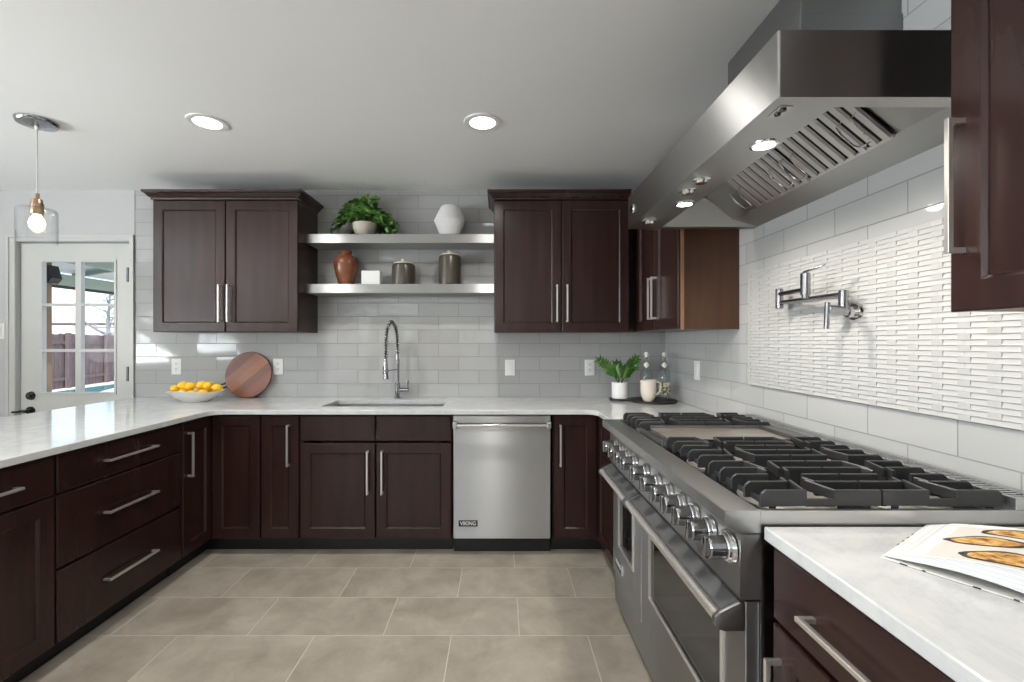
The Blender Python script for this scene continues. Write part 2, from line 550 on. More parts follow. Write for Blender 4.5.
# ------------------------------------------------------------------ back door with its glass
def back_door():
    y = WY+.02
    gx0, gx1 = PX(38, WY), PX(114.5, WY)
    gz1, gz0 = PZ(259.5, WY), PZ(394.5, WY)
    mb = MB()
    mb.box(DX0, gx0, y, y+.032, .005, DZ1).box(gx1, DX1, y, y+.032, .005, DZ1)
    mb.box(gx0, gx1, y, y+.032, gz1, DZ1)
    mb.box(gx0, gx1, y, y+.032, .005, .22).box(gx0, gx1, y, y+.032, gz0-.16, gz0)
    mb.front(gx0-.002, gx1+.002, .22, gz0-.16, 0, y+.03, [(0, y+.012), (.012, y+.006), (.03, y+.016)])
    d = structure(build('door_1', mb, M['trim'], smooth=0))
    mu = MB()
    mx = (PX(73, WY)+PX(79.5, WY))/2
    mu.box(mx-.022, mx+.022, y-.004, y+.03, gz0, gz1)
    for yy in (304.5, 350.5):
        z = PZ(yy, WY); mu.box(gx0, gx1, y-.003, y+.03, z-.011, z+.011)
    for a, b in ((gx0, gx0+.016), (gx1-.016, gx1)): mu.box(a, b, y-.006, y+.03, gz0, gz1)
    for a, b in ((gz0, gz0+.014), (gz1-.014, gz1)): mu.box(gx0, gx1, y-.0055, y+.03, a, b)
    build('muntin_grid', mu, M['trim'], d, smooth=0)
    build('pane', MB().box(gx0, gx1, y+.018, y+.022, gz0, gz1), M['pane'], d, smooth=0)
    kx = PX(28.6, WY)
    o = build('deadbolt', MB().cyl((kx, y, PZ(396, WY)), (kx, y-.016, PZ(396, WY)), .033, .029, 24).cyl((kx, y-.016, PZ(396, WY)), (kx, y-.022, PZ(396, WY)), .015), M['black'], d)
    o['label'] = 'black round deadbolt'
    lz = PZ(411, WY)
    lv = MB().cyl((kx, y, lz), (kx, y-.012, lz), .032, n=24).cyl((kx, y-.012, lz), (kx, y-.05, lz), .011)
    lv.tube([(kx+.008, y-.05, lz), (kx-.02, y-.052, lz+.002), (kx-.06, y-.05, lz-.004), (kx-.10, y-.045, lz-.006)], [.011, .011, .009, .008])
    o = build('lever', lv, M['black'], d); o['label'] = 'black lever handle'
    for yy in (274.5, 374):
        hx = PX(126.5, WY); z = PZ(yy, WY)
        h = MB().cyl((hx, y-.009, z-.055), (hx, y-.009, z+.055), .0085, n=12).box(hx-.018, hx, y-.003, y, z-.05, z+.05)
        build('hinge', h, M['steel_dark'], d)
back_door()
cas = MB()
cx0, cx1, cz1 = PX(9.5, WY), PX(135.6, WY), PZ(236, WY)
def casing_leg(a, b, za, zb, rev=False):
    cas.box(a, b, WY-.016, WY-.0005, za, zb, .002)
casing_leg(cx0, DX0-.012, 0, cz1); casing_leg(DX1+.012, cx1-.003, 0, cz1); casing_leg(DX0-.012, DX1+.012, DZ1+.012, cz1)
cas.box(cx0-.004, cx0+.014, WY-.024, WY-.0005, 0, cz1+.003, .002).box(cx1-.018, cx1-.001, WY-.024, WY-.0005, 0, cz1+.003, .002).box(cx0+.014, cx1-.018, WY-.024, WY-.0005, cz1-.014, cz1+.003, .002)
structure(build('trim_2', cas, M['trim'], smooth=0))

# ------------------------------------------------------------------ cabinets
FW = .062
def shaker(x0, x1, z0, z1):
    w = min(FW, (x1-x0)*.27)
    return MB().front(x0, x1, z0, z1, 0, -.001, [(0, -.0155), (.0015, -.0188), (.0042, -.0205), (w, -.0205), (w+.0025, -.0185), (w+.0075, -.0145), (w+.009, -.0110)])
def slab(x0, x1, z0, z1):
    return MB().front(x0, x1, z0, z1, 0, -.001, [(0, -.0145), (.0018, -.0182), (.0055, -.0205)])
def pull(x, z, length, vert):
    mb = MB(); h = length/2; r = .0049
    if vert:
        mb.box(x-r, x+r, -.056, -.045, z-h, z+h, .001)
        for s in (-1, 1): mb.box(x-r*.95, x+r*.95, -.046, -.0205, z+s*(h-.006)-.0055, z+s*(h-.006)+.0055)
    else:
        mb.box(x-h, x+h, -.056, -.045, z-r, z+r, .001)
        for s in (-1, 1): mb.box(x+s*(h-.006)-.0055, x+s*(h-.006)+.0055, -.046, -.0205, z-r*.95, z+r*.95)
    return mb
def add_front(t, kind, x0, x1, z0, z1, handle=None, hl=.258):
    mb = shaker(x0, x1, z0, z1) if kind == 'door' else slab(x0, x1, z0, z1)
    f = build(kind, mb, M['wood'], t, smooth=0)
    if handle:
        hx, hz, vert = handle
        h = build('handle', pull(hx, hz, hl, vert), M['nickel'], f, smooth=0)
        h['label'] = 'brushed nickel bar pull'
    return f
ZB, ZT, ZD = .104, .873, .707    # door bottom, front top, split
TOPB = CT-.0315
def carcass(t, w, d, z0, z1, open_top=False):
    mb = MB()
    if open_top:
        mb.box(0, .018, 0, d, z0, z1).box(w-.018, w, 0, d, z0, z1).box(.018, w-.018, .0, d, z0, z0+.018).box(.018, w-.018, d-.01, d, z0+.018, z1)
        mb.box(.018, w-.018, 0, .02, z1-.03, z1).box(.018, w-.018, 0, .02, z0+.018, z0+.03)
    else: mb.box(0, w, 0, d, z0, z1)
    return build('body', mb, M['wood'], t, smooth=0)
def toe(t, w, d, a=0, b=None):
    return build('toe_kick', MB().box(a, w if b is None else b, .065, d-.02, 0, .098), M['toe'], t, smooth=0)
YF = 2.865
DEP = WY-.01-YF
XP = -1.82
# --- sink cabinet
sx0, sx1 = PX(299.4, 2.845), PX(451.6, 2.845)
w = sx1-sx0
t = thing('sink_cabinet', 'espresso wooden sink cabinet with two doors under the sink', 'cabinet', (sx0, YF, 0))
carcass(t, w, DEP, .1, TOPB, True); toe(t, w, DEP)
h = w/2
for a, b, hx in ((.003, h-.003, h-.045), (h+.003, w-.003, h+.045)):
    add_front(t, 'drawer', a, b, ZD+.006, ZT)
    add_front(t, 'door', a, b, ZB, ZD-.006, (hx, .522, True), .27)
# --- narrow cabinet between corner unit and sink cabinet
nx0, nx1 = PX(260.3, 2.845), sx0-.002
w = nx1-nx0
t = thing('base_cabinet', 'narrow espresso base cabinet with one long door left of the sink cabinet', 'cabinet', (nx0, YF, 0))
carcass(t, w, DEP, .1, TOPB); toe(t, w, DEP)
add_front(t, 'door', .003, w-.003, ZB, ZT, (w-.062, .69, True))
# --- left corner cabinet, doors on both sides of the inside corner
CY0 = 2.588    # near side of corner unit along the peninsula
def corner_left():
    t = thing('corner_cabinet', 'espresso corner base cabinet with two tall doors meeting below the fruit bowl', 'cabinet', (XP, YF, 0))
    w = nx0-.002-XP
    mb = MB().box(0, w, 0, DEP, .1, TOPB).box(-.9, 0, CY0-YF, DEP, .1, TOPB)
    build('body', mb, M['wood'], t, smooth=0)
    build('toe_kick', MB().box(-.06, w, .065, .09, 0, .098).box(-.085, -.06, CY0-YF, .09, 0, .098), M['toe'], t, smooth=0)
    add_front(t, 'door', .024, w-.003, ZB, ZT)
    d = shaker(CY0-YF+.003, -.004, ZB, ZT); d.xform(Matrix.Rotation(PI/2, 4, 'Z'))
    d = build('door', d, M['wood'], t, smooth=0)
    p = pull(CY0-YF+.045, .683, .258, True); p.xform(Matrix.Rotation(PI/2, 4, 'Z'))
    build('handle', p, M['nickel'], d, smooth=0)['label'] = 'brushed nickel bar pull'
corner_left()
# --- peninsula cabinets face +X; local x runs along +Y
def pen_cab(y0, y1, label, kind):
    w = y1-y0
    t = thing('drawer_cabinet' if kind == 'drawers' else 'base_cabinet', label, 'cabinet', (XP, y0, 0), PI/2)
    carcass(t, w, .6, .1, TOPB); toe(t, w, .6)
    if kind == 'drawers':
        for z0, z1 in ((.716, ZT), (.408, .707), (ZB, .399)):
            add_front(t, 'drawer', .003, w-.003, z0, z1, (w/2, (z0+z1)/2, False), .30)
    else:
        add_front(t, 'drawer', .003, w-.003, ZD+.009, ZT, (w/2, (ZD+ZT)/2, False), .30)
        add_front(t, 'door', .003, w-.003, ZB, ZD, None)
    return t
pen_cab(1.85, CY0-.002, 'espresso three-drawer cabinet in the middle of the peninsula', 'drawers')
pen_cab(1.24, 1.848, 'espresso peninsula cabinet with one drawer over a door, nearest the camera', 'door')
# panel at the dining side of the peninsula and its near end
t = thing('peninsula_back_panel', 'espresso panel closing the dining side of the peninsula', 'panel', (-2.43, 1.9, 0))
build('panel', MB().box(-.015, .005, 1.24-1.9, CY0-.01-1.9, 0, TOPB, .002), M['wood'], t, smooth=0)
build('cap', MB().box(-.02, .01, 1.235-1.9, CY0-.012-1.9, .0, .09, .002), M['wood'], t, smooth=0)

# --- right corner cabinet
RX = .637          # carcass front of the right-hand run
dw1 = PX(551.5, 2.835)
def corner_right():
    x0 = PX(553, 2.845)
    t = thing('corner_cabinet', 'espresso corner base cabinet right of the dishwasher beside the range', 'cabinet', (x0, YF, 0))
    w = .637-x0
    y_near = 2.292-YF
    mb = MB().box(0, w, 0, DEP, .1, TOPB).box(w, WX-.01-x0, y_near, DEP, .1, TOPB)
    build('body', mb, M['wood'], t, smooth=0)
    build('toe_kick', MB().box(0, w+.06, .065, .09, 0, .098).box(w+.06, w+.085, y_near, .09, 0, .098), M['toe'], t, smooth=0)
    d = add_front(t, 'door', .006, w-.024, ZB, ZT, (.044, .69, True))
    d = shaker(.024, -y_near-.003, ZB, ZT)
    d.xform(Matrix.Translation((w, 0, 0)) @ Matrix.Rotation(-PI/2, 4, 'Z'))
    build('door', d, M['wood'], t, smooth=0)
corner_right()
# --- near right cabinet (faces -X; local x runs along -Y from its far side)
def near_right():
    y1, y0 = 1.032, .46
    w = y1-y0
    t = thing('base_cabinet', 'espresso base cabinet with a drawer below the counter holding the cookbook', 'cabinet', (RX, y1, 0), -PI/2)
    carcass(t, w, WX-.01-RX, .1, TOPB); toe(t, w, .6)
    add_front(t, 'drawer', .006, w-.003, ZD+.006, ZT, (w*.5, (ZD+ZT)/2, False), .30)
    h = w/2
    add_front(t, 'door', .006, h-.002, ZB, ZD-.004, (.036, .52, True), .24)
    add_front(t, 'door', h+.002, w-.003, ZB, ZD-.004, (w-.045, .52, True), .24)
near_right()

# --- wall cabinets
UZ0, UZ1 = 1.402, 2.312
UY = 3.15
def crown(x0, x1, yf, yb, z, left=True, right=True):
    """swept crown moulding on top of a cabinet: front and the open sides"""
    prof = [(0, 0), (.006, 0), (.008, .012), (.016, .016), (.034, .038), (.044, .042), (.046, .058), (0, .058)]
    loops = []
    for o, h in prof:
        a = x0-(o if left else 0); b = x1+(o if right else 0)
        pts = [(a, yb, z+h), (a, yf-o, z+h), (b, yf-o, z+h), (b, yb, z+h)]
        loops.append(pts)
    mb = MB()
    mb.loft(loops, True, True)
    return mb
def wall_cab(label, x0, x1, hx, crown_sides):
    w = x1-x0
    t = thing('wall_cabinet', label, 'cabinet', (x0, UY, UZ0))
    build('body', MB().box(0, w, 0, WY-.0085-UY, 0, UZ1-UZ0), M['wood'], t, smooth=0)
    h = w/2
    for a, b, k in ((.002, h-.0025, h-hx), (h+.0025, w-.002, h+hx)):
        add_front(t, 'door', a, b, .002, UZ1-UZ0-.004, (k, .197, True), .255)
    build('crown_moulding', crown(0, w, -.022, WY-.0085-UY, UZ1-UZ0, *crown_sides), M['wood'], t, smooth=0)
    return t
LU0, LU1 = PX(152.5, 3.13), PX(298, 3.13)
wall_cab('dark two-door wall cabinet left of the open shelves', LU0, LU1, .03, (True, True))
RU0, RU1 = PX(494, 3.13), PX(629.5, 3.13)
wall_cab('dark two-door wall cabinet right of the open shelves', RU0, RU1, .035, (True, False))
# corner wall cabinet on the right wall, doors face -X
def wall_cab_corner():
    y0, y1, xf = 2.402, 3.125, .965
    t = thing('wall_cabinet', 'dark wall cabinet with a plain brown end panel just beyond the range hood', 'cabinet', (xf, y1, UZ0), -PI/2)
    w = y1-y0; dd = WX-.0085-xf
    build('body', MB().box(0, w-.004, 0, dd, .003, UZ1-UZ0).box(-(WY-.0085-y1), -.001, .012, dd, .003, UZ1-UZ0), M['wood'], t, smooth=0)
    o = build('end_panel', MB().box(w-.004, w, -.001, dd, 0, UZ1-UZ0), M['wood_side'], t, smooth=0); o['label'] = 'plain mid-brown veneer end panel'
    o = build('edge_band', MB().box(w-.0035, w+.001, -.006, .012, -.002, UZ1-UZ0), M['wood_edge'], t, smooth=0); o['label'] = 'pale raw wood edge'
    h = w/2
    for a, b, k in ((.004, h-.002, h-.03), (h+.002, w-.004, h+.03)):
        add_front(t, 'door', a, b, .002, UZ1-UZ0-.004, (k, .197, True), .255)
    build('filler', MB().box(-(y1-UY)-.06, -.002, -.001, .012, .003, UZ1-UZ0), M['wood'], t, smooth=0)
wall_cab_corner()
def wall_cab_near():
    y1, y0, xf = .957, .36, .967
    t = thing('wall_cabinet', 'dark wall cabinet on the right wall nearest the camera, right of the hood', 'cabinet', (xf, y1, 1.397), -PI/2)
    w = y1-y0; dd = WX-.0085-xf
    hh = UZ1-1.397
    build('body', MB().box(0, w, 0, dd, .012, hh), M['wood'], t, smooth=0)
    o = build('bottom_panel', MB().box(.012, w-.012, .004, dd, 0, .012), M['wood_edge'], t, smooth=0); o['label'] = 'pale wood underside'
    h = w/2
    add_front(t, 'door', .001, h-.002, -.001, hh-.004, (.030, .255, True), .275)
    add_front(t, 'door', h+.002, w-.002, -.001, hh-.004, (w-.045, .255, True), .275)
    build('crown_moulding', crown(0, w, -.022, dd, hh, True, True), M['wood'], t, smooth=0)
wall_cab_near()

# ------------------------------------------------------------------ worktops
CF = 2.815         # front edge of the back run
PF = -1.77         # front edge of the peninsula
PB = -2.765        # dining edge of the peninsula
RF = .603          # front edge of the right-hand counter
SK = (-1.165, -.368, 2.965, 3.30)
def counter_main():
    mb = MB(); bm = mb.bm
    def arc(cx, cy, r, a0, a1, n=6):
        return [(cx+r*math.cos(a0+(a1-a0)*i/n), cy+r*math.sin(a0+(a1-a0)*i/n)) for i in range(n+1)]
    r = .07
    out = [(PB, 1.1), (PF, 1.1)]
    out += arc(PF+r, CF-r, r, PI, PI/2)                # inside corner left
    out += arc(RF-r, CF-r, r, PI/2, 0)                 # inside corner right
    out += [(RF, 2.288), (WX-.009, 2.288), (WX-.009, WY-.009), (PB, WY-.009)]
    x0, x1, y0, y1 = SK
    hole = arc(x0+.015, y0+.015, .015, PI, 1.5*PI, 3)+arc(x1-.015, y0+.015, .015, 1.5*PI, 2*PI, 3)+arc(x1-.015, y1-.015, .015, 0, PI/2, 3)+arc(x0+.015, y1-.015, .015, PI/2, PI, 3)
    zt, zb = CT, CT-.03
    def fill(z, inset):
        es = []
        for pts in (out, hole):
            vs = [bm.verts.new((p[0], p[1], z)) for p in pts]
            es += [bm.edges.new((vs[i], vs[(i+1) % len(vs)])) for i in range(len(vs))]
        bmesh.ops.triangle_fill(bm, use_beauty=True, edges=es)
        return es
    fill(zt, 0)
    ng = len(bm.faces)
    bnd = [e for e in bm.edges if len(e.link_faces) == 1]
    ret = bmesh.ops.extrude_face_region(bm, geom=bm.faces[:]+bm.edges[:]+bm.verts[:])
    vs = [g for g in ret['geom'] if isinstance(g, bmesh.types.BMVert)]
    bmesh.ops.translate(bm, verts=vs, vec=(0, 0, zb-zt))
    o = build('countertop', mb, M['marble'], smooth=0)
    bv = o.modifiers.new('edge', 'BEVEL'); bv.width = .003; bv.segments = 2; bv.limit_method = 'ANGLE'; bv.angle_limit = math.radians(50)
    tag(o, 'white veined marble countertop over the sink run and the peninsula', 'countertop')
counter_main()
tag(build('countertop', MB().box(RF, WX-.009, .44, 1.036, CT-.03, CT, .003), M['marble'], smooth=0), 'white marble countertop right of the range with the open cookbook on it', 'countertop')

# sink
def sink():
    x0, x1, y0, y1 = SK
    t = thing('sink', 'stainless steel undermount sink below the tall spring faucet', 'sink', ((x0+x1)/2, (y0+y1)/2, CT-.25))
    mb = MB()
    def L(i, z): return [(x0+i, y0+i, z), (x1-i, y0+i, z), (x1-i, y1-i, z), (x0+i, y1-i, z)]
    zt = CT-.0315
    mb.loft([L(-.025, zt), L(-.004, zt), L(.0, zt-.19), L(.02, zt-.205)], False, True)
    mb.loft([L(-.025, zt-.002), L(-.007, zt-.002), L(-.004, zt-.193), L(.018, zt-.208)], False, True)
    build('basin', mb, M['steel_plain'], t, world=True, smooth=0)
    ctr = ((x0+x1)/2, (y0+y1)/2)
    build('drain', MB().lathe([(.0, 0), (.045, 0), (.05, .003), (.052, .001)], (ctr[0], ctr[1], zt-.205), 24), M['chrome'], t, world=True)
    return t
sink()

# faucet
def faucet():
    bx, by = PX(397.5, 3.40), 3.40
    t = thing('faucet', 'tall stainless spring-neck kitchen faucet behind the sink', 'faucet', (bx, by, CT))
    H = .565
    body = MB().cyl((0, 0, 0), (0, 0, .006), .028).cyl((0, 0, .006), (0, 0, .115), .0185, n=24, bev=.002).cyl((0, 0, .115), (0, 0, .125), .017, .011)
    build('body', body, M['knob'], t)
    valve = MB().cyl((.012, 0, .062), (.085, 0, .062), .016, n=20, bev=.002)
    v = build('valve', valve, M['knob'], t)
    lev = MB().box(.070, .084, -.008, .008, .07, .135, .003)
    build('lever', lev, M['knob'], v, smooth=0)
    fx, fy = -.045, -.17        # where the spray head hangs
    neck = MB().cyl((0, 0, .115), (0, 0, .33), .0095)
    neck.tube([(.010, 0, .13), (.012, 0, .30)], .004)
    build('riser', neck, M['knob'], t)
    path = []
    for i in range(41):
        a = PI*i/40
        u = (1-math.cos(a))/2
        z = .33+(.565-.33)*math.sin(a)**.75 if 0 < a < PI else .33
        path.append(Vector((fx*u, fy*u, z)))
    path.append(Vector((fx, fy, .30)))
    hose = MB().tube(path, .0070, 10)
    build('hose', hose, M['black'], t)
    # coil
    dist = [0]
    for a, b in zip(path, path[1:]): dist.append(dist[-1]+(b-a).length)
    tot = dist[-1]; turns = 30; pts = []
    side = Vector((fy, -fx, 0)).normalized()
    N = turns*12
    for k in range(N+1):
        s = tot*k/N
        i = max(j for j in range(len(dist)) if dist[j] <= s+1e-9); i = min(i, len(path)-2)
        f = (s-dist[i])/(dist[i+1]-dist[i])
        p = path[i].lerp(path[i+1], f)
        tg = (path[i+1]-path[i]).normalized()
        n2 = tg.cross(side).normalized()
        a = 2*PI*turns*k/N
        pts.append(p+(side*math.cos(a)+n2*math.sin(a))*.0135)
    build('spring', MB().tube(pts, .0028, 5), M['knob'], t)
    head = MB().cyl((fx, fy, .30), (fx, fy, .275), .012).cyl((fx, fy, .275), (fx, fy, .20), .0145, .0165, bev=.001).cyl((fx, fy, .20), (fx, fy, .155), .0165, .022, bev=.002)
    hd = build('spray_head', head, M['knob'], t)
    build('trigger', MB().box(fx-.019, fx-.011, fy-.012, fy+.004, .19, .245, .002), M['black'], hd, smooth=0)['label'] = 'black spray trigger'
    arm = MB().tube([(0, 0, .215), (fx*.5, fy*.5, .215), (fx*.9, fy*.9, .215)], .005)
    arm.lathe([(.0175, .205), (.021, .205), (.021, .225), (.0175, .225)], (fx, fy, 0), 20, closed=True)
    build('holder_arm', arm, M['knob'], t)
faucet()

# ------------------------------------------------------------------ dishwasher
def dishwasher():
    x0, x1 = PX(453, 2.835), PX(551, 2.835)
    w = x1-x0; yf = 2.835
    t = thing('dishwasher', 'stainless steel dishwasher with a bar handle between dark cabinets', 'dishwasher', (x0, yf, 0))
    build('body', MB().box(.004, w-.004, .03, WY-.03-yf, .1005, TOPB), M['steel_dark'], t, smooth=0)
    build('door', MB().box(.002, w-.002, 0, .03, .108, .825, .004), M['steel_dw'], t, smooth=0)
    build('control_strip', MB().box(.002, w-.002, .002, .03, .828, .874, .003), M['steel_dw'], t, smooth=0)
    build('toe_kick', MB().box(.0, w, .068, .1, 0, .1), M['toe'], t, smooth=0)
    h = MB().cyl((.012, -.042, .822), (w-.012, -.042, .822), .0105, n=20)
    hb = build('handle', h, M['chrome'], t)
    for s in (.016, w-.016):
        build('handle_bracket', MB().box(s-.014, s+.014, -.055, .001, .803, .842, .005), M['steel_plain'], t, smooth=0)
    bx0, bx1, bz0, bz1 = PX(458.6, yf)-x0, PX(477.6, yf)-x0, PZ(526.4, yf), PZ(520.3, yf)
    b = build('badge', MB().box(bx0, bx1, -.003, .001, bz0, bz1, .001), M['black'], t, smooth=0); b['label'] = 'black maker badge with white capitals'
    text_mesh('badge_lettering', 'VIKING', .034, M['white'], b, Matrix.Translation(((bx0+bx1)/2, -.0034, (bz0+bz1)/2)) @ Matrix.Rotation(PI/2, 4, 'X'), width=(bx1-bx0)*.84)
dishwasher()

# ------------------------------------------------------------------ range
def gas_range():
    Y0, Y1 = 1.045, 2.277
    t = thing('range', 'large stainless gas range with black grates and a row of chrome knobs', 'range', (.9, (Y0+Y1)/2, 0))
    def P(name, mb, mat, parent=None, smooth=35, label=None):
        o = build(name, mb, mat, parent or t, world=True, smooth=smooth)
        if label: o['label'] = label
        return o
    P('body', MB().box(.602, 1.262, Y0+.002, Y1-.002, .10, .90), M['steel'], smooth=0)
    # bullnose landing ledge
    prof = [(.519, .9445), (.5215, .947), (.600, .947), (.600, .895), (.556, .893), (.548, .900), (.527, .908), (.5185, .913), (.517, .917)]
    P('bullnose', MB().prism(prof, Y0, Y1), M['steel_plain'], smooth=0)
    panel = [(.556, .892), (.602, .892), (.602, .742), (.556, .742), (.553, .75), (.553, .76)]
    P('control_panel', MB().prism(panel, Y0, Y1), M['steel'], smooth=0)
    # cooktop tray with raised rims
    P('side_rim', MB().box(.600, 1.262, Y0, Y0+.014, .895, .947, .0015), M['steel_plain'], smooth=0)
    P('side_rim', MB().box(.600, 1.262, Y1-.014, Y1, .895, .947, .0015), M['steel_plain'], smooth=0)
    P('cooktop', MB().box(.600, 1.2, Y0+.014, Y1-.014, .895, .922), M['dark_pan'], smooth=0)
    # back trim with slots
    ya, yb = Y0+.0145, Y1-.0145
    bt = MB().box(1.188, 1.200, ya, yb, .897, .974).box(1.245, 1.2645, ya, yb, .897, .975).box(1.2, 1.245, ya, yb, .897, .935)
    for p, q in ((Y0, Y0+.0144), (Y1-.0144, Y1)): bt.box(1.188, 1.2645, p, q, .9471, .9745, .001)
    P('back_trim', bt, M['steel_plain'], smooth=0)
    sl = MB(); n = 88
    for i in range(n):
        y = Y0+.022+(Y1-Y0-.044)*i/(n-1)
        sl.box(1.2, 1.245, y-.0034, y+.0034, .9732, .9744)
    P('vent_slats', sl, M['chrome'], smooth=0)
    P('vent_shade_liner', MB().box(1.2005, 1.2445, Y0+.0150, Y1-.0150, .9352, .9365).box(1.2003, 1.2015, Y0+.015, Y1-.015, .9366, .9725).box(1.2435, 1.2447, Y0+.015, Y1-.015, .9366, .9725), M['black'], smooth=0)  # black liner that paints the shade inside the vent slots
    # burners and grates
    cols = [(1.062, 1.337), (1.395, 1.672), (1.975, 2.245)]
    rows = [(.612, .893), (.899, 1.180)]
    def grate(xa, xb, ya, yb, flip):
        mb = MB()
        zt, zb, th = .987, .948, .0042
        cx, cy = (xa+xb)/2, (ya+yb)/2
        def X(u): return xa+u if not flip else xb-u      # u measured from the outer edge
        L = xb-xa
        def plate(p, q, tall=.039, round_=False):
            """upright plate from p to q (xy)"""
            p, q = Vector(p), Vector(q)
            d = (q-p); ln = d.length; d.normalize(); nrm = Vector((-d.y, d.x))*th
            prof = [(0, zb), (0, zt-.014), (.004, zt-.006), (.012, zt), (ln, zt), (ln, zt-tall)] if round_ else [(0, zt-tall), (0, zt), (ln, zt), (ln, zt-tall)]
            lo = []
            for s, dn in ((1, .0018), (.55, 0), (-.55, 0), (-1, .0018)):
                lo.append([(p.x+d.x*a+nrm.x*s, p.y+d.y*a+nrm.y*s, z-(dn if z > zt-.02 and tall != 0 else 0)) for a, z in prof])
            mb.loft(lo)
        ys = [ya+.006, ya+(yb-ya)*.27, cy, yb-(yb-ya)*.27, yb-.006]
        for i, y in enumerate(ys):
            if i in (0, 4):
                # two fingers with a dip between them, and arms that lean in towards the burner
                k = 1 if i == 0 else -1
                plate((X(0), y), (X(.108), y), .036, True)
                plate((X(L), y), (X(L-.108), y), .036)
                mb.box(min(X(.106), X(L-.106)), max(X(.106), X(L-.106)), y-.004, y+.004, zb+.001, zb+.018)
                plate((X(.104), y), (X(L/2-.020), cy-k*.052), .024)
                plate((X(L-.104), y), (X(L/2+.020), cy-k*.052), .024)
            elif i == 2:
                plate((X(0), y), (X(L/2-.045), y), .032, True)
                plate((X(L), y), (X(L/2+.045), y), .032)
            else:
                plate((X(0), y), (X(.105), y), .036, True)
                k = -1 if i == 1 else 1
                plate((X(.105), y), (X(L/2-.028), cy+k*.03), .03)
                plate((X(L), y), (X(L-.105), y), .036)
                plate((X(L-.105), y), (X(L/2+.028), cy+k*.03), .03)
        for u in (.018, L-.006):
            mb.box(min(X(u-.004), X(u+.004)), max(X(u-.004), X(u+.004)), ya+.006, yb-.006, zb, zb+.012)
        # feet
        for ux in (.03, L-.03):
            for y in (ya+.006, yb-.006): mb.box(X(ux)-.006, X(ux)+.006, y-.004, y+.004, .9225, zb+.005)
        return mb
    for ya, yb in cols:
        for k, (xa, xb) in enumerate(rows):
            cx, cy = (xa+xb)/2, (ya+yb)/2
            bowl = MB().lathe([(.112, 0), (.106, .008), (.062, .005), (.048, .012), (.030, .014)], (cx, cy, .9222), 28)
            b = P('burner', bowl, M['burner'])
            P('burner_cap', MB().lathe([(.036, .0), (.040, .003), (.040, .009), (.034, .013), (.0, .014)], (cx, cy, .9362), 24), M['iron'], b, label='black burner cap')
            P('grate', grate(xa, xb, ya, yb, k == 1), M['iron'], smooth=0, label='black cast iron grate')
    # griddle
    gy0, gy1 = 1.690, 1.958
    gr = MB().box(.655, 1.12, gy0, gy1, .925, .962, .002)
    gd = P('griddle', gr, M['griddle'], smooth=0, label='bare steel griddle plate')
    tr = MB().box(.606, .652, gy0, gy1, .925, .952, .003).box(.606, .612, gy0, gy1, .95, .968, .001).box(1.122, 1.18, gy0, gy1, .925, .975, .002)
    tr.box(.652, 1.122, gy0-.006, gy0-.0005, .925, .974, .001).box(.652, 1.122, gy1+.0005, gy1+.006, .925, .974, .001)
    P('griddle_frame', tr, M['steel_dark'], gd, smooth=0)
    # knobs
    for y in (1.090, 1.190, 1.286, 1.378, 1.474, 1.580, 1.705, 1.845, 1.945, 2.045, 2.140):
        z = .843
        bz = P('knob', MB().cyl((.536, y, z), (.497, y, z), .0275, .0255, 28, bev=.003).box(.488, .500, y-.007, y+.007, z-.026, z+.026, .003), M['knob'], label='polished steel knob')
        P('bezel', MB().cyl((.553, y, z), (.546, y, z), .037, .035, 30).cyl((.546, y, z), (.536, y, z), .031, .030, 30, bev=.002), M['chrome'], bz)
    # indicator lamps beside the oven knobs
    # oven doors
    def odoor(ya, yb, wa, wb):
        mb = MB()
        x0, x1 = .570, .601
        za, zb = .205, .733
        wz0, wz1 = .375, .600
        # door plate with a window hole, made of four bars
        mb.box(x0, x1, ya, wa, za, zb, .002).box(x0, x1, wb, yb, za, zb, .002).box(x0, x1, wa, wb, wz1, zb).box(x0, x1, wa, wb, za, wz0)
        d = P('oven_door', mb, M['steel'], smooth=0)
        P('window', MB().box(.574, .584, wa-.002, wb+.002, wz0-.002, wz1+.002), M['oven_glass'], d, smooth=0, label='dark glass oven window')
        fr = MB(); f = .012
        fr.box(.564, .573, wa-f, wa, wz0-f, wz1+f, .002).box(.564, .573, wb, wb+f, wz0-f, wz1+f, .002).box(.564, .573, wa, wb, wz1, wz1+f, .002).box(.564, .573, wa, wb, wz0-f, wz0, .002)
        P('window_frame', fr, M['nickel'], d, smooth=0)
        # sloped handle: nose tube carried by a shaped rail
        hp = [(.5685, .7275), (.560, .7265), (.524, .7065), (.522, .700), (.522, .676), (.526, .669), (.5685, .669)]
        P('handle', MB().prism(hp, ya+.014, yb-.014), M['rail'], d, smooth=0)
        tube = MB()
        tube.cyl((.5125, ya+.014, .692), (.5125, yb-.014, .692), .0125, n=24)
        P('handle_tube', tube, M['nickel'], d)
        ep = [(.5685, .731), (.558, .730), (.512, .707), (.500, .697), (.497, .688), (.500, .678), (.510, .668), (.522, .665), (.5685, .665)]
        for a, b in ((ya, ya+.014), (yb-.014, yb)):
            P('handle_end_cap', MB().prism(ep, a, b, bev=.0015), M['steel_dark'], d, smooth=25, label='dark steel handle end cap')
        return d
    odoor(1.052, 1.822, 1.165, 1.712)
    d2 = odoor(1.828, 2.272, 1.935, 2.150)
    # kick panel
    P('kick_panel', MB().box(.580, .60, Y0+.004, Y1-.004, .055, .198, .002), M['steel'], smooth=0)
    P('toe_kick', MB().box(.64, .66, Y0+.004, Y1-.004, 0, .10), M['toe'], smooth=0)
    for y in (Y0+.06, Y1-.06):
        for x in (.70, 1.2): P('leg', MB().cyl((x, y, 0), (x, y, .1), .02, n=14), M['black'])
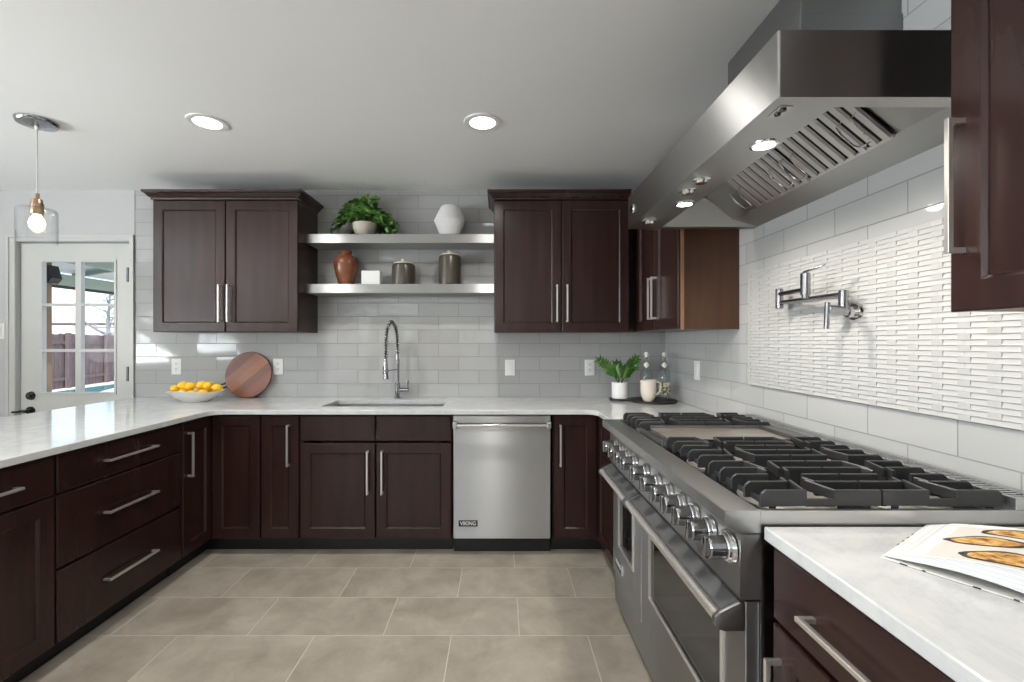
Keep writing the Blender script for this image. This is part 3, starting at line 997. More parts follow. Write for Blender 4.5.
    # badge on the small oven
    b = P('badge', MB().box(.565, .571, 2.10, 2.215, .262, .302, .001), M['black'], label='black maker badge in a chrome frame')
    fr = MB()
    for a0, a1, z0, z1 in ((2.094, 2.10, .256, .308), (2.215, 2.221, .256, .308), (2.10, 2.215, .302, .308), (2.10, 2.215, .256, .262)):
        fr.box(.5635, .571, a0, a1, z0, z1)
    P('badge_frame', fr, M['chrome'], b, smooth=0)
    r = root_of(b)
    mt = Matrix.Translation(Vector((.5645, 2.1575, .282))-Vector(r.location)) @ Matrix.Rotation(-PI/2, 4, 'Z') @ Matrix.Rotation(PI/2, 4, 'X')
    text_mesh('badge_lettering', 'VIKING', .03, M['white'], b, mt, width=.095)
gas_range()

# ------------------------------------------------------------------ hood
def hood():
    Y0, Y1, X0, Z0, Z1 = 1.05, 2.277, .645, 1.899, 2.054
    XB = WX-.0085
    t = thing('range_hood', 'large stainless range hood with baffle filters over the range', 'range hood', (.95, 1.66, Z0))
    def P(name, mb, mat, parent=None, smooth=0, label=None):
        o = build(name, mb, mat, parent or t, world=True, smooth=smooth)
        if label: o['label'] = label
        return o
    c = MB()
    # one bent sheet: front box (lamps under it) with the two ends
    e = .004
    c.prism([(X0, Y0+e), (X0+e*.3, Y0+e*.3), (X0+e, Y0), (XB, Y0), (XB, Y0+.045), (.80, Y0+.045), (.80, Y1-.045), (XB, Y1-.045), (XB, Y1), (X0+e, Y1), (X0+e*.3, Y1-e*.3), (X0, Y1-e)], Z0, Z1, 'z')
    c.box(.80, XB, Y0+.045, Y1-.045, Z1-.008, Z1)
    pl = lambda x: 2.061-.83*(x-.99)                      # filter plane
    c.prism([(1.0, Z1-.008), (1.0, pl(1.0)+.003), (1.146, pl(1.146)+.003), (XB, Z0+.002), (XB, Z1-.008)], Y0+.045, Y1-.045)
    P('canopy', c, M['steel_hood'])
    # filters lie on the sloping plane, slats run down the slope
    ux = Vector((.156, 0, -.83*.156)).normalized()         # down the slope
    nx = Vector((-.83, 0, -1)).normalized()                # out of the plane, downwards and forwards
    A = Vector((1.0, 0, pl(1.0)))
    def pt(u, y, h): return A+ux*u+Vector((0, y, 0))+nx*h
    W = .19
    for ya, yb in ((1.312, 1.658), (1.664, 2.010)):
        mb = MB(); n = 8; p = (yb-ya)/n
        for i in range(n):
            y = ya+i*p
            prof = [(y+.001, .006), (y+.004, .0145), (y+p-.018, .0145), (y+p-.015, .006)]
            mb.loft([[pt(.006, q, h) for q, h in prof], [pt(W-.006, q, h) for q, h in prof]])
        # frame rails
        for u0, u1 in ((0, .010), (W-.010, W)):
            q = [(u0, .002), (u0, .012), (u1, .012), (u1, .002)]
            mb.loft([[pt(u, ya, h) for u, h in q], [pt(u, yb, h) for u, h in q]])
        q = [(ya, .001), (yb, .001), (yb, .004), (ya, .004)]
        f = P('baffle_filter', mb, M['baffle'])
        P('filter_shadow_sheet', MB().loft([[pt(.004, y, h) for y, h in q], [pt(W-.004, y, h) for y, h in q]]), M['black'], f)  # black sheet standing in for the shade between the slats
        for yy in (ya+.035, yb-.035):
            hp = [pt(.06, yy-.028, .02), pt(.06, yy-.028, .042), pt(.09, yy-.028, .05), pt(.135, yy-.028, .05), pt(.15, yy-.02, .048), pt(.152, yy, .048), pt(.15, yy+.02, .048), pt(.135, yy+.028, .05), pt(.09, yy+.028, .05), pt(.06, yy+.028, .042), pt(.06, yy+.028, .02)]
            P('wire_handle', MB().tube(hp, .0025, 6), M['chrome'], f, 40)
    # lamps under the front box
    for y in (1.30, 1.855):
        l = P('lamp_lens', MB().cyl((.757, y, Z0-.0005), (.757, y, Z0-.004), .029, n=24), M['hood_lens'], None, 30, 'lit halogen lamp')
        P('lamp_ring', MB().lathe([(.029, 0), (.038, 0), (.037, -.004), (.0295, -.005)], (.757, y, Z0-.0003), 28, closed=True), M['chrome'], l, 30)
        lamp('hood_light', 'SPOT', (.757, y, Z0-.012), (0, math.radians(-10), 0), HOOD_W, (1, .93, .83), spot_size=math.radians(150), spot_blend=.6, shadow_soft_size=.028)
    for y in (1.575, 1.69, 2.12):
        P('control_dial', MB().lathe([(.030, 0), (.030, -.004), (.022, -.006), (.018, -.016), (0, -.017)], (.700, y, Z0-.0003), 24), M['chrome'], None, 30)
    sp = MB().box(.672, .704, 1.088, 1.138, Z0-.002, Z0-.0002, .0008)
    s = P('switch_plate', sp, M['steel_plain'])
    for y in (1.102, 1.124):
        P('switch', MB().lathe([(.008, 0), (.007, -.004), (0, -.005)], (.688, y, Z0-.002), 14), M['black'], s, 30, 'small black switch')
    # badge on the front at its far end
    P('front_badge', MB().cyl((X0+.001, 2.19, 1.975), (X0-.006, 2.19, 1.975), .022, n=24, bev=.002), M['chrome'], None, 30, 'round chrome badge')
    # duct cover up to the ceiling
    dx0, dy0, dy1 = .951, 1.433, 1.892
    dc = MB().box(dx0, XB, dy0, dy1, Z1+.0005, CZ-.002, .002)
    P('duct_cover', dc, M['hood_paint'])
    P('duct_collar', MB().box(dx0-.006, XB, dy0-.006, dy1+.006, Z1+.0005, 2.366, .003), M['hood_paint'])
hood()

# ------------------------------------------------------------------ pot filler
def pot_filler():
    xw = WX-.008-.012
    y0, z0 = 1.605, 1.440
    t = thing('pot_filler', 'folded stainless pot filler faucet on the white woven tile panel', 'faucet', (xw, y0, z0))
    def P(name, mb, parent=None):
        return build(name, mb, M['chrome' if name == 'wall_flange' else 'knob'], parent or t, world=True)
    P('wall_flange', MB().cyl((xw+.008, y0, z0), (xw-.008, y0, z0), .034, .031, 28, bev=.002).cyl((xw-.008, y0, z0), (xw-.03, y0, z0), .02, n=20))
    xb = 1.157
    b = P('valve_body', MB().cyl((xw-.03, y0, z0+.004), (xb, y0, z0+.008), .0165, n=20, bev=.002))
    P('lever', MB().cyl((xb+.002, y0, z0+.035), (xb-.002, y0, z0-.06), .0085, n=14, bev=.001), b)
    jx, jz = 1.215, 1.455
    P('lower_joint', MB().cyl((jx, y0, z0), (jx, y0, jz+.062), .015, n=20, bev=.002))
    fx, fy = 1.205, 1.955
    P('lower_arm', MB().cyl((jx, y0, 1.502), (fx, fy, 1.502), .0095, n=14))
    P('elbow_joint', MB().cyl((fx, fy, 1.478), (fx, fy, 1.562), .015, n=20, bev=.002))
    sx, sy = 1.145, 1.700
    P('upper_arm', MB().cyl((fx, fy, 1.540), (sx, sy, 1.530), .0095, n=14))
    s = P('spout', MB().cyl((sx, sy, 1.507), (sx, sy, 1.592), .0165, n=20, bev=.003).cyl((sx, sy, 1.498), (sx, sy, 1.507), .012))
    P('spout_lever', MB().box(-.006, .006, -.006, .07, -.003, .003, .001, mat=Matrix.Translation((sx, sy, 1.597)) @ Matrix.Rotation(math.radians(-155), 4, 'Z') @ Matrix.Rotation(math.radians(14), 4, 'X')), s)
pot_filler()

# ------------------------------------------------------------------ shelves and what stands on them
SHY = 3.243
SX0, SX1 = LU1+.001, RU0-.001
for z1, lab in ((2.104, 'upper brushed steel floating shelf between the wall cabinets'), (1.748, 'lower brushed steel floating shelf between the wall cabinets')):
    o = build('floating_shelf', MB().box(SX0, SX1, SHY, WY-.0085, z1-.064, z1, .002), M['steel_shelf'], smooth=0)
    tag(o, lab, 'shelf', 'steel shelves over the sink')
SU, SL = 2.104, 1.748
DI = 3.355
def leafm(name, c0, c1, rough=.45):
    m, nt, b = new_mat(name)
    oi = noise(nt, coords(nt), 18, 2)
    nt.links.new(ramp(nt, oi, [(.35, c0), (.65, c1)]), b.inputs['Base Color'])
    b.inputs['Roughness'].default_value = rough
    return m
M['ivy'] = leafm('ivy_leaf', S((46, 100, 42)), S((136, 180, 92)))
M['zz'] = leafm('glossy_leaf', S((34, 74, 20)), S((76, 126, 40)), .28)
M['stem'] = simple('green_stem', S((78, 104, 50)), .5)
def leaf(mb, base, d, up, ln, wd, fold=.25, lobes=False):
    d = d.normalized(); side = d.cross(up)
    side = side.normalized() if side.length > 1e-4 else d.orthogonal().normalized()
    nrm = side.cross(d).normalized()
    pr = [(0, .05), (.15, .75), (.35, 1), (.6, .72), (.82, .36), (1, 0)] if not lobes else [(0, .1), (.08, .9), (.25, 1), (.4, .62), (.6, .66), (.8, .3), (1, 0)]
    mid, L, R = [], [], []
    for a, w in pr:
        c = base+d*ln*a-nrm*ln*.22*a*a
        mid.append(mb.bm.verts.new(c))
        L.append(mb.bm.verts.new(c+side*wd*w*.5+nrm*wd*fold*w))
        R.append(mb.bm.verts.new(c-side*wd*w*.5+nrm*wd*fold*w))
    for i in range(len(pr)-1):
        mb.bm.faces.new((mid[i], mid[i+1], L[i+1], L[i])); mb.bm.faces.new((mid[i], R[i], R[i+1], mid[i+1]))
def ivy():
    rng = random.Random(3)
    cx = PX(365, DI)
    t = thing('potted_ivy', 'trailing green plant in a cream bowl on the upper shelf', 'plant', (cx, DI, SU))
    cer = simple('cream_ceramic', S((205, 196, 182)), .5)
    prof = [(.045, 0), (.05, .004), (.07, .03), (.086, .065), (.088, .10), (.082, .10), (.078, .066), (.06, .03), (0, .02)]
    build('bowl', MB().lathe(prof, (0, 0, 0), 32), cer, t)
    soil = simple('soil', S((40, 30, 24)), .9)
    build('soil', MB().cyl((0, 0, .04), (0, 0, .085), .06, .079, 24), soil, t)
    fol = MB(); stems = MB()
    for i in range(62):
        a = rng.uniform(0, 2*PI)
        r = rng.uniform(.09, .25) * (1 if abs(math.cos(a)) > .5 else .5)
        rise = rng.uniform(.03, .17) * (1.25-r*2)
        end = Vector((math.cos(a)*r, max(min(math.sin(a)*r*.55, .095), -.115), .1+rise-max(0, r-.13)*1.0))
        end.z = max(end.z, .02)
        p0 = Vector((math.cos(a)*.03, math.sin(a)*.03, .09))
        mid = (p0+end)/2+Vector((0, 0, .06+rise*.3))
        pts = [p0*(1-s)**2+mid*2*s*(1-s)+end*s*s for s in [k/8 for k in range(9)]]
        stems.tube(pts, .0016, 5)
        for k in range(2, 9):
            for q in range(2):
                p = pts[k]
                dr = Vector((rng.uniform(-1, 1), rng.uniform(-1, .5), rng.uniform(-.3, .7)))+(pts[k]-pts[k-1]).normalized()*.6
                tip = p+dr.normalized()*.045
                if tip.y > .108: dr.y = -abs(dr.y)
                if tip.z < .02: dr.z = abs(dr.z)
                leaf(fol, p, dr, Vector((rng.uniform(-.4, .4), rng.uniform(-.4, .4), 1)), rng.uniform(.036, .056), rng.uniform(.034, .05), .2, True)
    build('stems', stems, M['stem'], t)
    build('foliage', fol, M['ivy'], t, smooth=0)
ivy()
def hexvase():
    m, nt, b = new_mat('chalky_white_ceramic')
    f = noise(nt, coords(nt, (30, 30, 60)), 4, 4)
    nt.links.new(ramp(nt, f, [(.3, S((228, 227, 226))), (.7, S((246, 245, 244)))]), b.inputs['Base Color'])
    b.inputs['Roughness'].default_value = .7
    bump(nt, b, f, .25, .003)
    prof = [(.064, 0), (.067, .003), (.116, .118), (.118, .123), (.116, .128), (.074, .214), (.064, .228), (.05, .237), (.034, .241), (.030, .240), (.028, .22), (0, .21)]
    o = build('vase', MB().lathe(prof, (0, 0, 0), 40, sy=.7), m, smooth=20)
    o.location = (PX(450, DI), DI, SU)
    tag(o, 'white faceted hexagonal vase at the right of the upper shelf', 'vase')
hexvase()
def brown_vase():
    m, nt, b = new_mat('rust_glaze')
    f = noise(nt, coords(nt), 9, 4)
    nt.links.new(ramp(nt, f, [(.35, S((108, 62, 40))), (.7, S((138, 84, 56)))]), b.inputs['Base Color'])
    b.inputs['Roughness'].default_value = .25
    prof = [(.046, 0), (.05, .004), (.074, .08), (.0865, .14), (.086, .175), (.07, .208), (.045, .224), (.037, .228), (.037, .236), (.042, .244), (.044, .25), (.04, .256), (.034, .252), (.03, .235), (0, .23)]
    o = build('vase', MB().lathe(prof, (0, 0, 0), 36), m)
    o.location = (PX(346, 3.35), 3.35, SL)
    tag(o, 'rust brown glazed vase on the lower shelf', 'vase')
brown_vase()
def white_block():
    t = thing('decor_box', 'small square white box beside the brown vase', 'box', (PX(371.7, 3.33), 3.33, SL))
    build('box', MB().box(-.067, .067, -.03, .04, 0, .104, .003), M['white'], t, smooth=0)
    build('back_stand', MB().box(-.012, .012, .041, .056, 0, .07, .002), M['white'], t, smooth=0)
white_block()
def canister(x0, x1, h, ytop, lab):
    r = (x1-x0)/2/F*3.34
    t = thing('canister', lab, 'canister', (PX((x0+x1)/2, 3.34), 3.34, SL), group='brown canisters on the lower shelf')
    brown = bpy.data.materials.get('olive_brown_glaze') or simple('olive_brown_glaze', S((72, 66, 56)), .28)
    cream = bpy.data.materials.get('cream_unglazed') or simple('cream_unglazed', S((214, 205, 190)), .6)
    prof = [(r-.006, 0), (r-.001, .005), (r, .02), (r, h-.02), (r-.004, h-.008), (r-.014, h), (r-.03, h), (r-.03, h-.01), (0, h-.01)]
    build('jar', MB().lathe(prof, (0, 0, 0), 36), brown, t)
    lid = MB().lathe([(r-.013, 0), (r-.012, .006), (r-.018, .012), (.024, .018), (.014, .021), (.012, .024), (.020, .03), (.021, .037), (.012, .043), (0, .044)], (0, 0, h-.004), 32)
    o = build('lid', lid, cream, t); o['label'] = 'cream knobbed lid'
canister(392, 415.3, .158, 260, 'short dark brown canister with cream lid on the lower shelf')
canister(438.7, 461.2, .220, 252, 'tall dark brown canister with cream lid on the lower shelf')

# ------------------------------------------------------------------ outlets and switches
def plate(name, lab, kind, loc, rotz=0, two=False):
    t = thing(name, lab, 'outlet' if kind == 'outlet' else 'switch', loc, rotz, 'white wall plates')
    w = .0375 if not two else .058
    build('cover_plate', MB().front(-w, w, -.061, .061, 0, 0, [(0, -.004), (.003, -.006)]), M['white'], t, smooth=0)
    if kind == 'outlet':
        for dz in (.021, -.021):
            f = build('receptacle', MB().front(-.0165, .0165, dz-.015, dz+.015, 0, -.0055, [(0, -.0075), (.001, -.008)]), M['white'], t, smooth=0)
            sl = MB()
            for dx in (-.006, .006): sl.box(dx-.0012, dx+.0012, -.0084, -.0079, dz-.001, dz+.008)
            sl.cyl((0, -.0079, dz-.008), (0, -.0084, dz-.008), .0026, n=10)
            build('slots', sl, M['black'], f, smooth=0)['label'] = 'dark slots'
    else:
        for dx in ((0,) if not two else (-.024, .024)):
            build('rocker', MB().front(dx-.0165, dx+.0165, -.034, .034, 0, -.0055, [(0, -.0075), (.0015, -.0095)]), M['white'], t, smooth=0)
    return t
yb = WY-.0085
def pz(y, d=3.47): return PZ(y, d)
plate('wall_outlet', 'white duplex outlet above the lemon bowl', 'outlet', (PX(176.8, yb), yb, pz(366.5)))
plate('wall_outlet', 'white duplex outlet right of the round wooden board', 'outlet', (PX(278.3, yb), yb, pz(366.5)))
plate('wall_switch', 'white rocker switch on the backsplash above the dishwasher', 'switch', (PX(510, yb), yb, pz(367.5)))
plate('wall_outlet', 'white duplex outlet left of the green potted plant', 'outlet', (PX(589.7, yb), yb, pz(367.5)))
plate('wall_switch', 'white rocker switch on the right wall beyond the woven tile panel', 'switch', (WX-.0085, WX*F/199.7, PZ(370.5, WX*F/199.7)), -PI/2)
plate('wall_switch', 'white double rocker switch on the wall left of the glass door', 'switch', (PX(-2.5, WY), WY-.0005, PZ(331, WY)), two=True)

# ------------------------------------------------------------------ ceiling lights
def downlight(x, y, lab):
    t = thing('recessed_light', lab, 'ceiling light', (x, y, CZ), 0, 'round recessed ceiling lights')
    build('trim_ring', MB().lathe([(.068, -.0005), (.098, -.0005), (.096, -.005), (.075, -.008), (.068, -.006)], (0, 0, 0), 40, closed=True), M['white'], t)
    build('lens', MB().cyl((0, 0, -.0006), (0, 0, -.004), .0675, n=32), M['lens'], t)['label'] = 'glowing white lens'
    l = lamp('downlight', 'AREA', (x, y, CZ-.012), (0, 0, 0), DOWN_W, (1, .97, .92), shape='DISK', size=.13)
    l.data.spread = math.radians(150)
downlight(PX(207.5, 2.4), 2.4, 'round lit recessed ceiling light near the pendant')
downlight(PX(482.5, 2.4), 2.4, 'round lit recessed ceiling light in front of the right wall cabinet')
downlight(-.09, .75, 'round recessed ceiling light added unseen over the aisle, close above the camera')  # this fixture and the next are out of view, added for their light
downlight(-1.54, .75, 'round recessed ceiling light added unseen over the near end of the peninsula aisle')

def pendant():
    x, y = PX(37, 2.388), 2.388
    t = thing('pendant_light', 'clear glass pendant light with a lit bulb over the peninsula', 'pendant light', (x, y, CZ))
    build('canopy', MB().lathe([(.001, -.030), (.020, -.030), (.045, -.026), (.082, -.020), (.087, -.012), (.088, -.0005)], (0, 0, 0), 36), M['knob'], t)
    zt = PZ(209, y)-CZ
    build('collar', MB().lathe([(0, -.052), (.007, -.050), (.010, -.04), (.010, -.03)], (0, 0, 0), 16), M['nickel'], t)
    build('cord', MB().cyl((0, 0, -.05), (0, 0, zt+.075), .0032, n=10), simple('white_cord', S((215, 215, 215)), .4), t)
    build('socket', MB().lathe([(.024, zt-.03), (.027, zt-.025), (.027, zt+.028), (.024, zt+.03), (.022, zt+.05), (.010, zt+.055), (.010, zt+.08), (0, zt+.082)], (0, 0, 0), 24), simple('bronze_socket', S((158, 134, 112)), .3, .9), t)
    zb = PZ(243, y)-CZ
    sh = [(.027, zt+.004), (.07, zt+.002), (.0795, zt-.004), (.0825, zt-.014), (.0825, zb), (.080, zb), (.080, zt-.014), (.077, zt-.006), (.069, zt-.001), (.027, zt+.001)]
    build('glass_shade', MB().lathe(sh, (0, 0, 0), 40, closed=True), M['clear'], t)['label'] = 'clear glass drum shade'
    bz = zt-.075
    build('bulb', MB().lathe([(0, bz-.036), (.014, bz-.033), (.028, bz-.02), (.033, bz), (.027, bz+.022), (.015, bz+.042), (.013, bz+.052)], (0, 0, 0), 24), M['bulb'], t)['label'] = 'glowing warm bulb'
pendant()

# ------------------------------------------------------------------ things on the counter
def fruit_bowl():
    cx, cy = PX(196, 3.22), 3.22
    t = thing('fruit_bowl', 'shallow white oval bowl heaped with lemons', 'bowl', (cx, cy, CT))
    m = simple('matte_white_ceramic', S((222, 220, 214)), .45)
    mb = MB(); n = 48
    prof = [(.085, 0), (.09, .004), (.13, .026), (.165, .052), (.188, .073), (.193, .076), (.188, .0775), (.16, .056), (.12, .028), (.07, .012), (0, .011)]
    loops = []
    for r, z in prof:
        r = max(r, 1e-4); lp = []
        for i in range(n):
            a = 2*PI*i/n
            wz = z*(1+.07*math.sin(3*a+.6)) if z > .02 else z
            lp.append((r*math.cos(a), r*.66*math.sin(a), wz))
        loops.append(lp)
    mb.loft(loops)
    build('bowl', mb, m, t)
    lem, nt, b = new_mat('lemon_peel')
    f = noise(nt, coords(nt), 30, 2)
    nt.links.new(ramp(nt, f, [(.3, S((246, 186, 18))), (.7, S((255, 214, 50)))]), b.inputs['Base Color'])
    b.inputs['Roughness'].default_value = .4
    bump(nt, b, noise(nt, coords(nt), 260, 2), .15, .001)
    prof = [(0, -.043), (.005, -.041), (.010, -.035), (.021, -.025), (.027, -.010), (.0275, .004), (.024, .018), (.016, .028), (.008, .034), (.005, .039), (0, .040)]
    me = None
    P = [(-.152, .0, .092, 'lemon at the left end of the white bowl'),
         (-.070, -.040, .066, 'front left lemon in the white bowl'),
         (-.070, .040, .068, 'back left lemon in the white bowl'),
         (.0, -.045, .060, 'front middle lemon in the white bowl'),
         (.004, .045, .064, 'back middle lemon in the white bowl'),
         (.072, -.041, .066, 'front right lemon in the white bowl'),
         (.080, .043, .066, 'back right lemon in the white bowl'),
         (.148, .0, .101, 'lemon at the right end of the white bowl'),
         (-.098, .010, .116, 'upper lemon at the left of the heap in the white bowl'),
         (-.034, -.010, .113, 'upper lemon left of the middle of the heap in the white bowl'),
         (.032, .008, .119, 'upper lemon right of the middle of the heap in the white bowl'),
         (.088, -.010, .116, 'upper lemon at the right of the heap in the white bowl')]
    rng = random.Random(5)
    for i, (x, y, z, lab) in enumerate(P):
        if me is None:
            o = build('lemon', MB().lathe(prof, (0, 0, 0), 20), lem); me = o
        else:
            o = me.copy(); COL.objects.link(o)
        o.location = (cx+x, cy+y, CT+z-.004)
        o.rotation_euler = (PI/2+rng.uniform(-.25, .25), rng.uniform(-.2, .2), rng.uniform(-.7, .7))
        tag(o, lab, 'lemon', 'lemons in the white bowl')
fruit_bowl()
def cutting_board():
    m, nt, b = new_mat('striped_hardwood')
    v = coords(nt, (1, 1, 1), rot=(0, math.radians(42), 0))
    sp = nt.nodes.new('ShaderNodeSeparateXYZ'); nt.links.new(v, sp.inputs[0])
    wob = noise(nt, coords(nt), 5, 2)
    band = math_n(nt, 'ADD', math_n(nt, 'MULTIPLY', sp.outputs[2], 4.4), math_n(nt, 'MULTIPLY', wob, .10))
    wn_ = nt.nodes.new('ShaderNodeTexWhiteNoise'); wn_.noise_dimensions = '1D'
    nt.links.new(math_n(nt, 'FLOOR', math_n(nt, 'MULTIPLY', band, 4)), wn_.inputs['W'])
    c = ramp(nt, wn_.outputs[0], [(0, S((112, 64, 46))), (.5, S((130, 76, 56))), (.85, S((150, 92, 64))), (1, S((196, 130, 78)))])
    gr = noise(nt, coords(nt, (6, 6, 60), rot=(0, math.radians(42), 0)), 3, 5, .6)
    c = mixc(nt, math_n(nt, 'MULTIPLY', gr, .5), c, S((64, 36, 28)))
    nt.links.new(c, b.inputs['Base Color']); b.inputs['Roughness'].default_value = .4
    R = .174
    x = PX(247, 3.41)
    t = thing('cutting_board', 'round dark striped wooden board leaning on the backsplash', 'cutting board', (x, 3.40, CT))
    tilt = math.radians(-11)
    mt = Matrix.Translation((0, 0, .002)) @ Matrix.Rotation(tilt, 4, 'X') @ Matrix.Translation((0, 0, R))
    bd = MB().cyl((0, -.009, 0), (0, .009, 0), R, n=64, bev=.003); bd.xform(mt)
    build('board', bd, m, t)
    h = MB(); a = math.radians(205)
    d = Vector((math.cos(a), 0, math.sin(a)))
    hl = [d*(R-.005), d*(R+.06), d*(R+.10)]
    sd = Vector((-d.z, 0, d.x))
    pts = [d*(R-.004)+sd*.016, d*(R+.05)+sd*.014, d*(R+.085)+sd*.01, d*(R+.095), d*(R+.085)-sd*.01, d*(R+.05)-sd*.014, d*(R-.004)-sd*.016]
    h.tube(pts, .006, 8); h.xform(mt)
    build('handle', h, M['black'], t)['label'] = 'black looped handle'
cutting_board()
def tray():
    t = thing('serving_board', 'black round serving board with a small round end in the corner', 'tray', (PX(653, 3.2), 3.2, CT))
    m = simple('black_stained_wood', S((30, 28, 27)), .5)
    cx, cy = 0, 0
    R, r = .160, .068
    px, py = .862-(PX(653, 3.2)), .07
    mb = MB()
    mb.cyl((0, 0, .001), (0, 0, .016), R, n=56, bev=.003)
    build('board', mb, m, t)
    nk = MB().cyl((px, py, .0012), (px, py, .0155), r, n=36, bev=.003)
    d = Vector((-px, -py, 0)).normalized(); s = Vector((-d.y, d.x, 0))*.05
    a, b = Vector((px, py, 0))+d*.03, -d*(R-.012)
    nk.prism([tuple((a+s).xy), tuple((a-s).xy), tuple((b-s).xy), tuple((b+s).xy)], .002, .015, 'z')
    build('end_paddle', nk, m, t)
    return t
tray()
TR = CT+.0165
def zz_plant():
    rng = random.Random(11)
    t = thing('potted_plant', 'small glossy green plant in a white cylinder pot on the black board', 'plant', (.868, 3.272, TR))
    build('pot', MB().lathe([(.053, 0), (.056, .002), (.057, .112), (.055, .115), (.050, .112), (.049, .09), (0, .088)], (0, 0, 0), 36), M['white'], t)
    build('soil', MB().cyl((0, 0, .085), (0, 0, .098), .0485, n=20), simple('potting_soil', S((42, 32, 26)), .9), t)
    st = MB(); fo = MB()
    for a, lean, hgt in ((PI*.97, .15, .20), (PI*.85, .11, .17), (0.05, .125, .21), (.35, .09, .17), (PI*1.3, .07, .14), (-.4, .10, .15), (PI*.55, .05, .17), (-.9, .05, .13)):
        dv = Vector((math.cos(a), math.sin(a)*.7, 0))
        pts = [Vector((0, 0, .095))+dv*(.012+lean*.85*s**1.4)+Vector((0, 0, hgt*s*(1-.12*s))) for s in [k/10 for k in range(11)]]
        st.tube(pts, [.0042-.0024*k/10 for k in range(11)], 7)
        for k in range(4, 11):
            tg = (pts[k]-pts[k-1]).normalized()
            for sgn in (-1, 1):
                sd = tg.cross(Vector((0, 1, .2))).normalized()*sgn
                leaf(fo, pts[k], tg*.75+sd+Vector((0, -.25, 0)), Vector((0, -1, .4)), rng.uniform(.040, .055), .021, .12)
        leaf(fo, pts[10], (pts[10]-pts[9]), Vector((0, -1, .3)), .045, .018, .1)
    build('stems', st, M['stem'], t)
    build('foliage', fo, M['zz'], t, smooth=0)
zz_plant()
def pitcher():
    x, y = PX(648.3, 3.10), 3.10
    t = thing('pitcher', 'cream ceramic pitcher in front of the glass bottles on the black board', 'pitcher', (x, y, TR), math.radians(-12))
    m = simple('cream_glaze', S((228, 218, 204)), .35)
    prof = [(.026, 0), (.031, .004), (.044, .03), (.0505, .062), (.052, .095), (.0515, .12), (.054, .143), (.0525, .144), (.0495, .122), (.049, .09), (.0475, .06), (.04, .025), (0, .012)]
    build('body', MB().lathe(prof, (0, 0, 0), 36), m, t)
    h = [Vector((.045, 0, .128)), Vector((.062, 0, .134)), Vector((.078, 0, .124)), Vector((.082, 0, .098)), Vector((.076, 0, .070)), Vector((.060, 0, .052)), Vector((.047, 0, .046))]
    build('handle', MB().tube(h, [.007, .007, .0065, .006, .006, .0065, .007], 10), m, t)
pitcher()
def bottles():
    white = simple('white_stopper', S((236, 236, 230)), .35)
    lm, nt, b = new_mat('printed_label')
    f = noise(nt, coords(nt, (1, 1, 1)), 45, 3)
    nt.links.new(ramp(nt, f, [(.44, S((120, 112, 70))), (.5, S((226, 224, 206)))]), b.inputs['Base Color'])
    b.inputs['Roughness'].default_value = .5
    pl = simple('paper_label', S((232, 230, 216)), .5)
    for i, (x, y, lab) in enumerate(((PX(646.5, 3.235), 3.235, 'clear glass bottle with white stopper behind the pitcher'), (PX(664.5, 3.215), 3.215, 'clear glass bottle with a printed label right of the pitcher'))):
        t = thing('bottle', lab, 'bottle', (x, y, TR), math.radians(-18), 'clear stoppered bottles on the black board')
        r = .041
        prof = [(r-.004, 0), (r, .004), (r, .165), (r-.003, .185), (.026, .222), (.0145, .262), (.0125, .29), (.0125, .305), (.010, .305), (.010, .29), (.012, .262), (.0235, .221), (r-.0055, .184), (r-.0025, .165), (r-.0025, .008), (0, .006)]
        g = build('glass', MB().lathe(prof, (0, 0, 0), 32), M['bottle_glass'], t)
        build('stopper', MB().lathe([(.009, .296), (.009, .306), (.0145, .308), (.0165, .318), (.0135, .330), (0, .334)], (0, 0, 0), 20), white, t)['label'] = 'white stopper'
        wi = MB()
        for s in (-1, 1): wi.tube([(s*.0135, 0, .275), (s*.0155, -.002, .295), (s*.0170, 0, .316)], .0014, 5)
        build('wire_bail', wi, M['nickel'], t)
        # diamond neck label and body label wrap the glass
        nl = MB(); n = 9
        def ring(z, rr, hw, ang0=-PI/2):
            return [(rr*math.cos(ang0+hw*(2*k/(n-1)-1)), rr*math.sin(ang0+hw*(2*k/(n-1)-1)), z) for k in range(n)]
        rr = lambda z: .0145+(.026-.0145)*(.262-z)/.04+.001
        rows_ = [ring(z, rr(z), hw) for z, hw in ((.222, .12), (.232, .65), (.242, 1.25), (.252, .75), (.262, .15))]
        nl.loft(rows_, False, False, ring=False)
        build('neck_label', nl, pl, t)['label'] = 'small white diamond label'
        bl = MB().loft([ring(z, r+.0008, 1.15) for z in (.035, .06, .09, .12)], False, False, ring=False)
        build('body_label', bl, lm, t)['label'] = 'white printed label'
bottles()

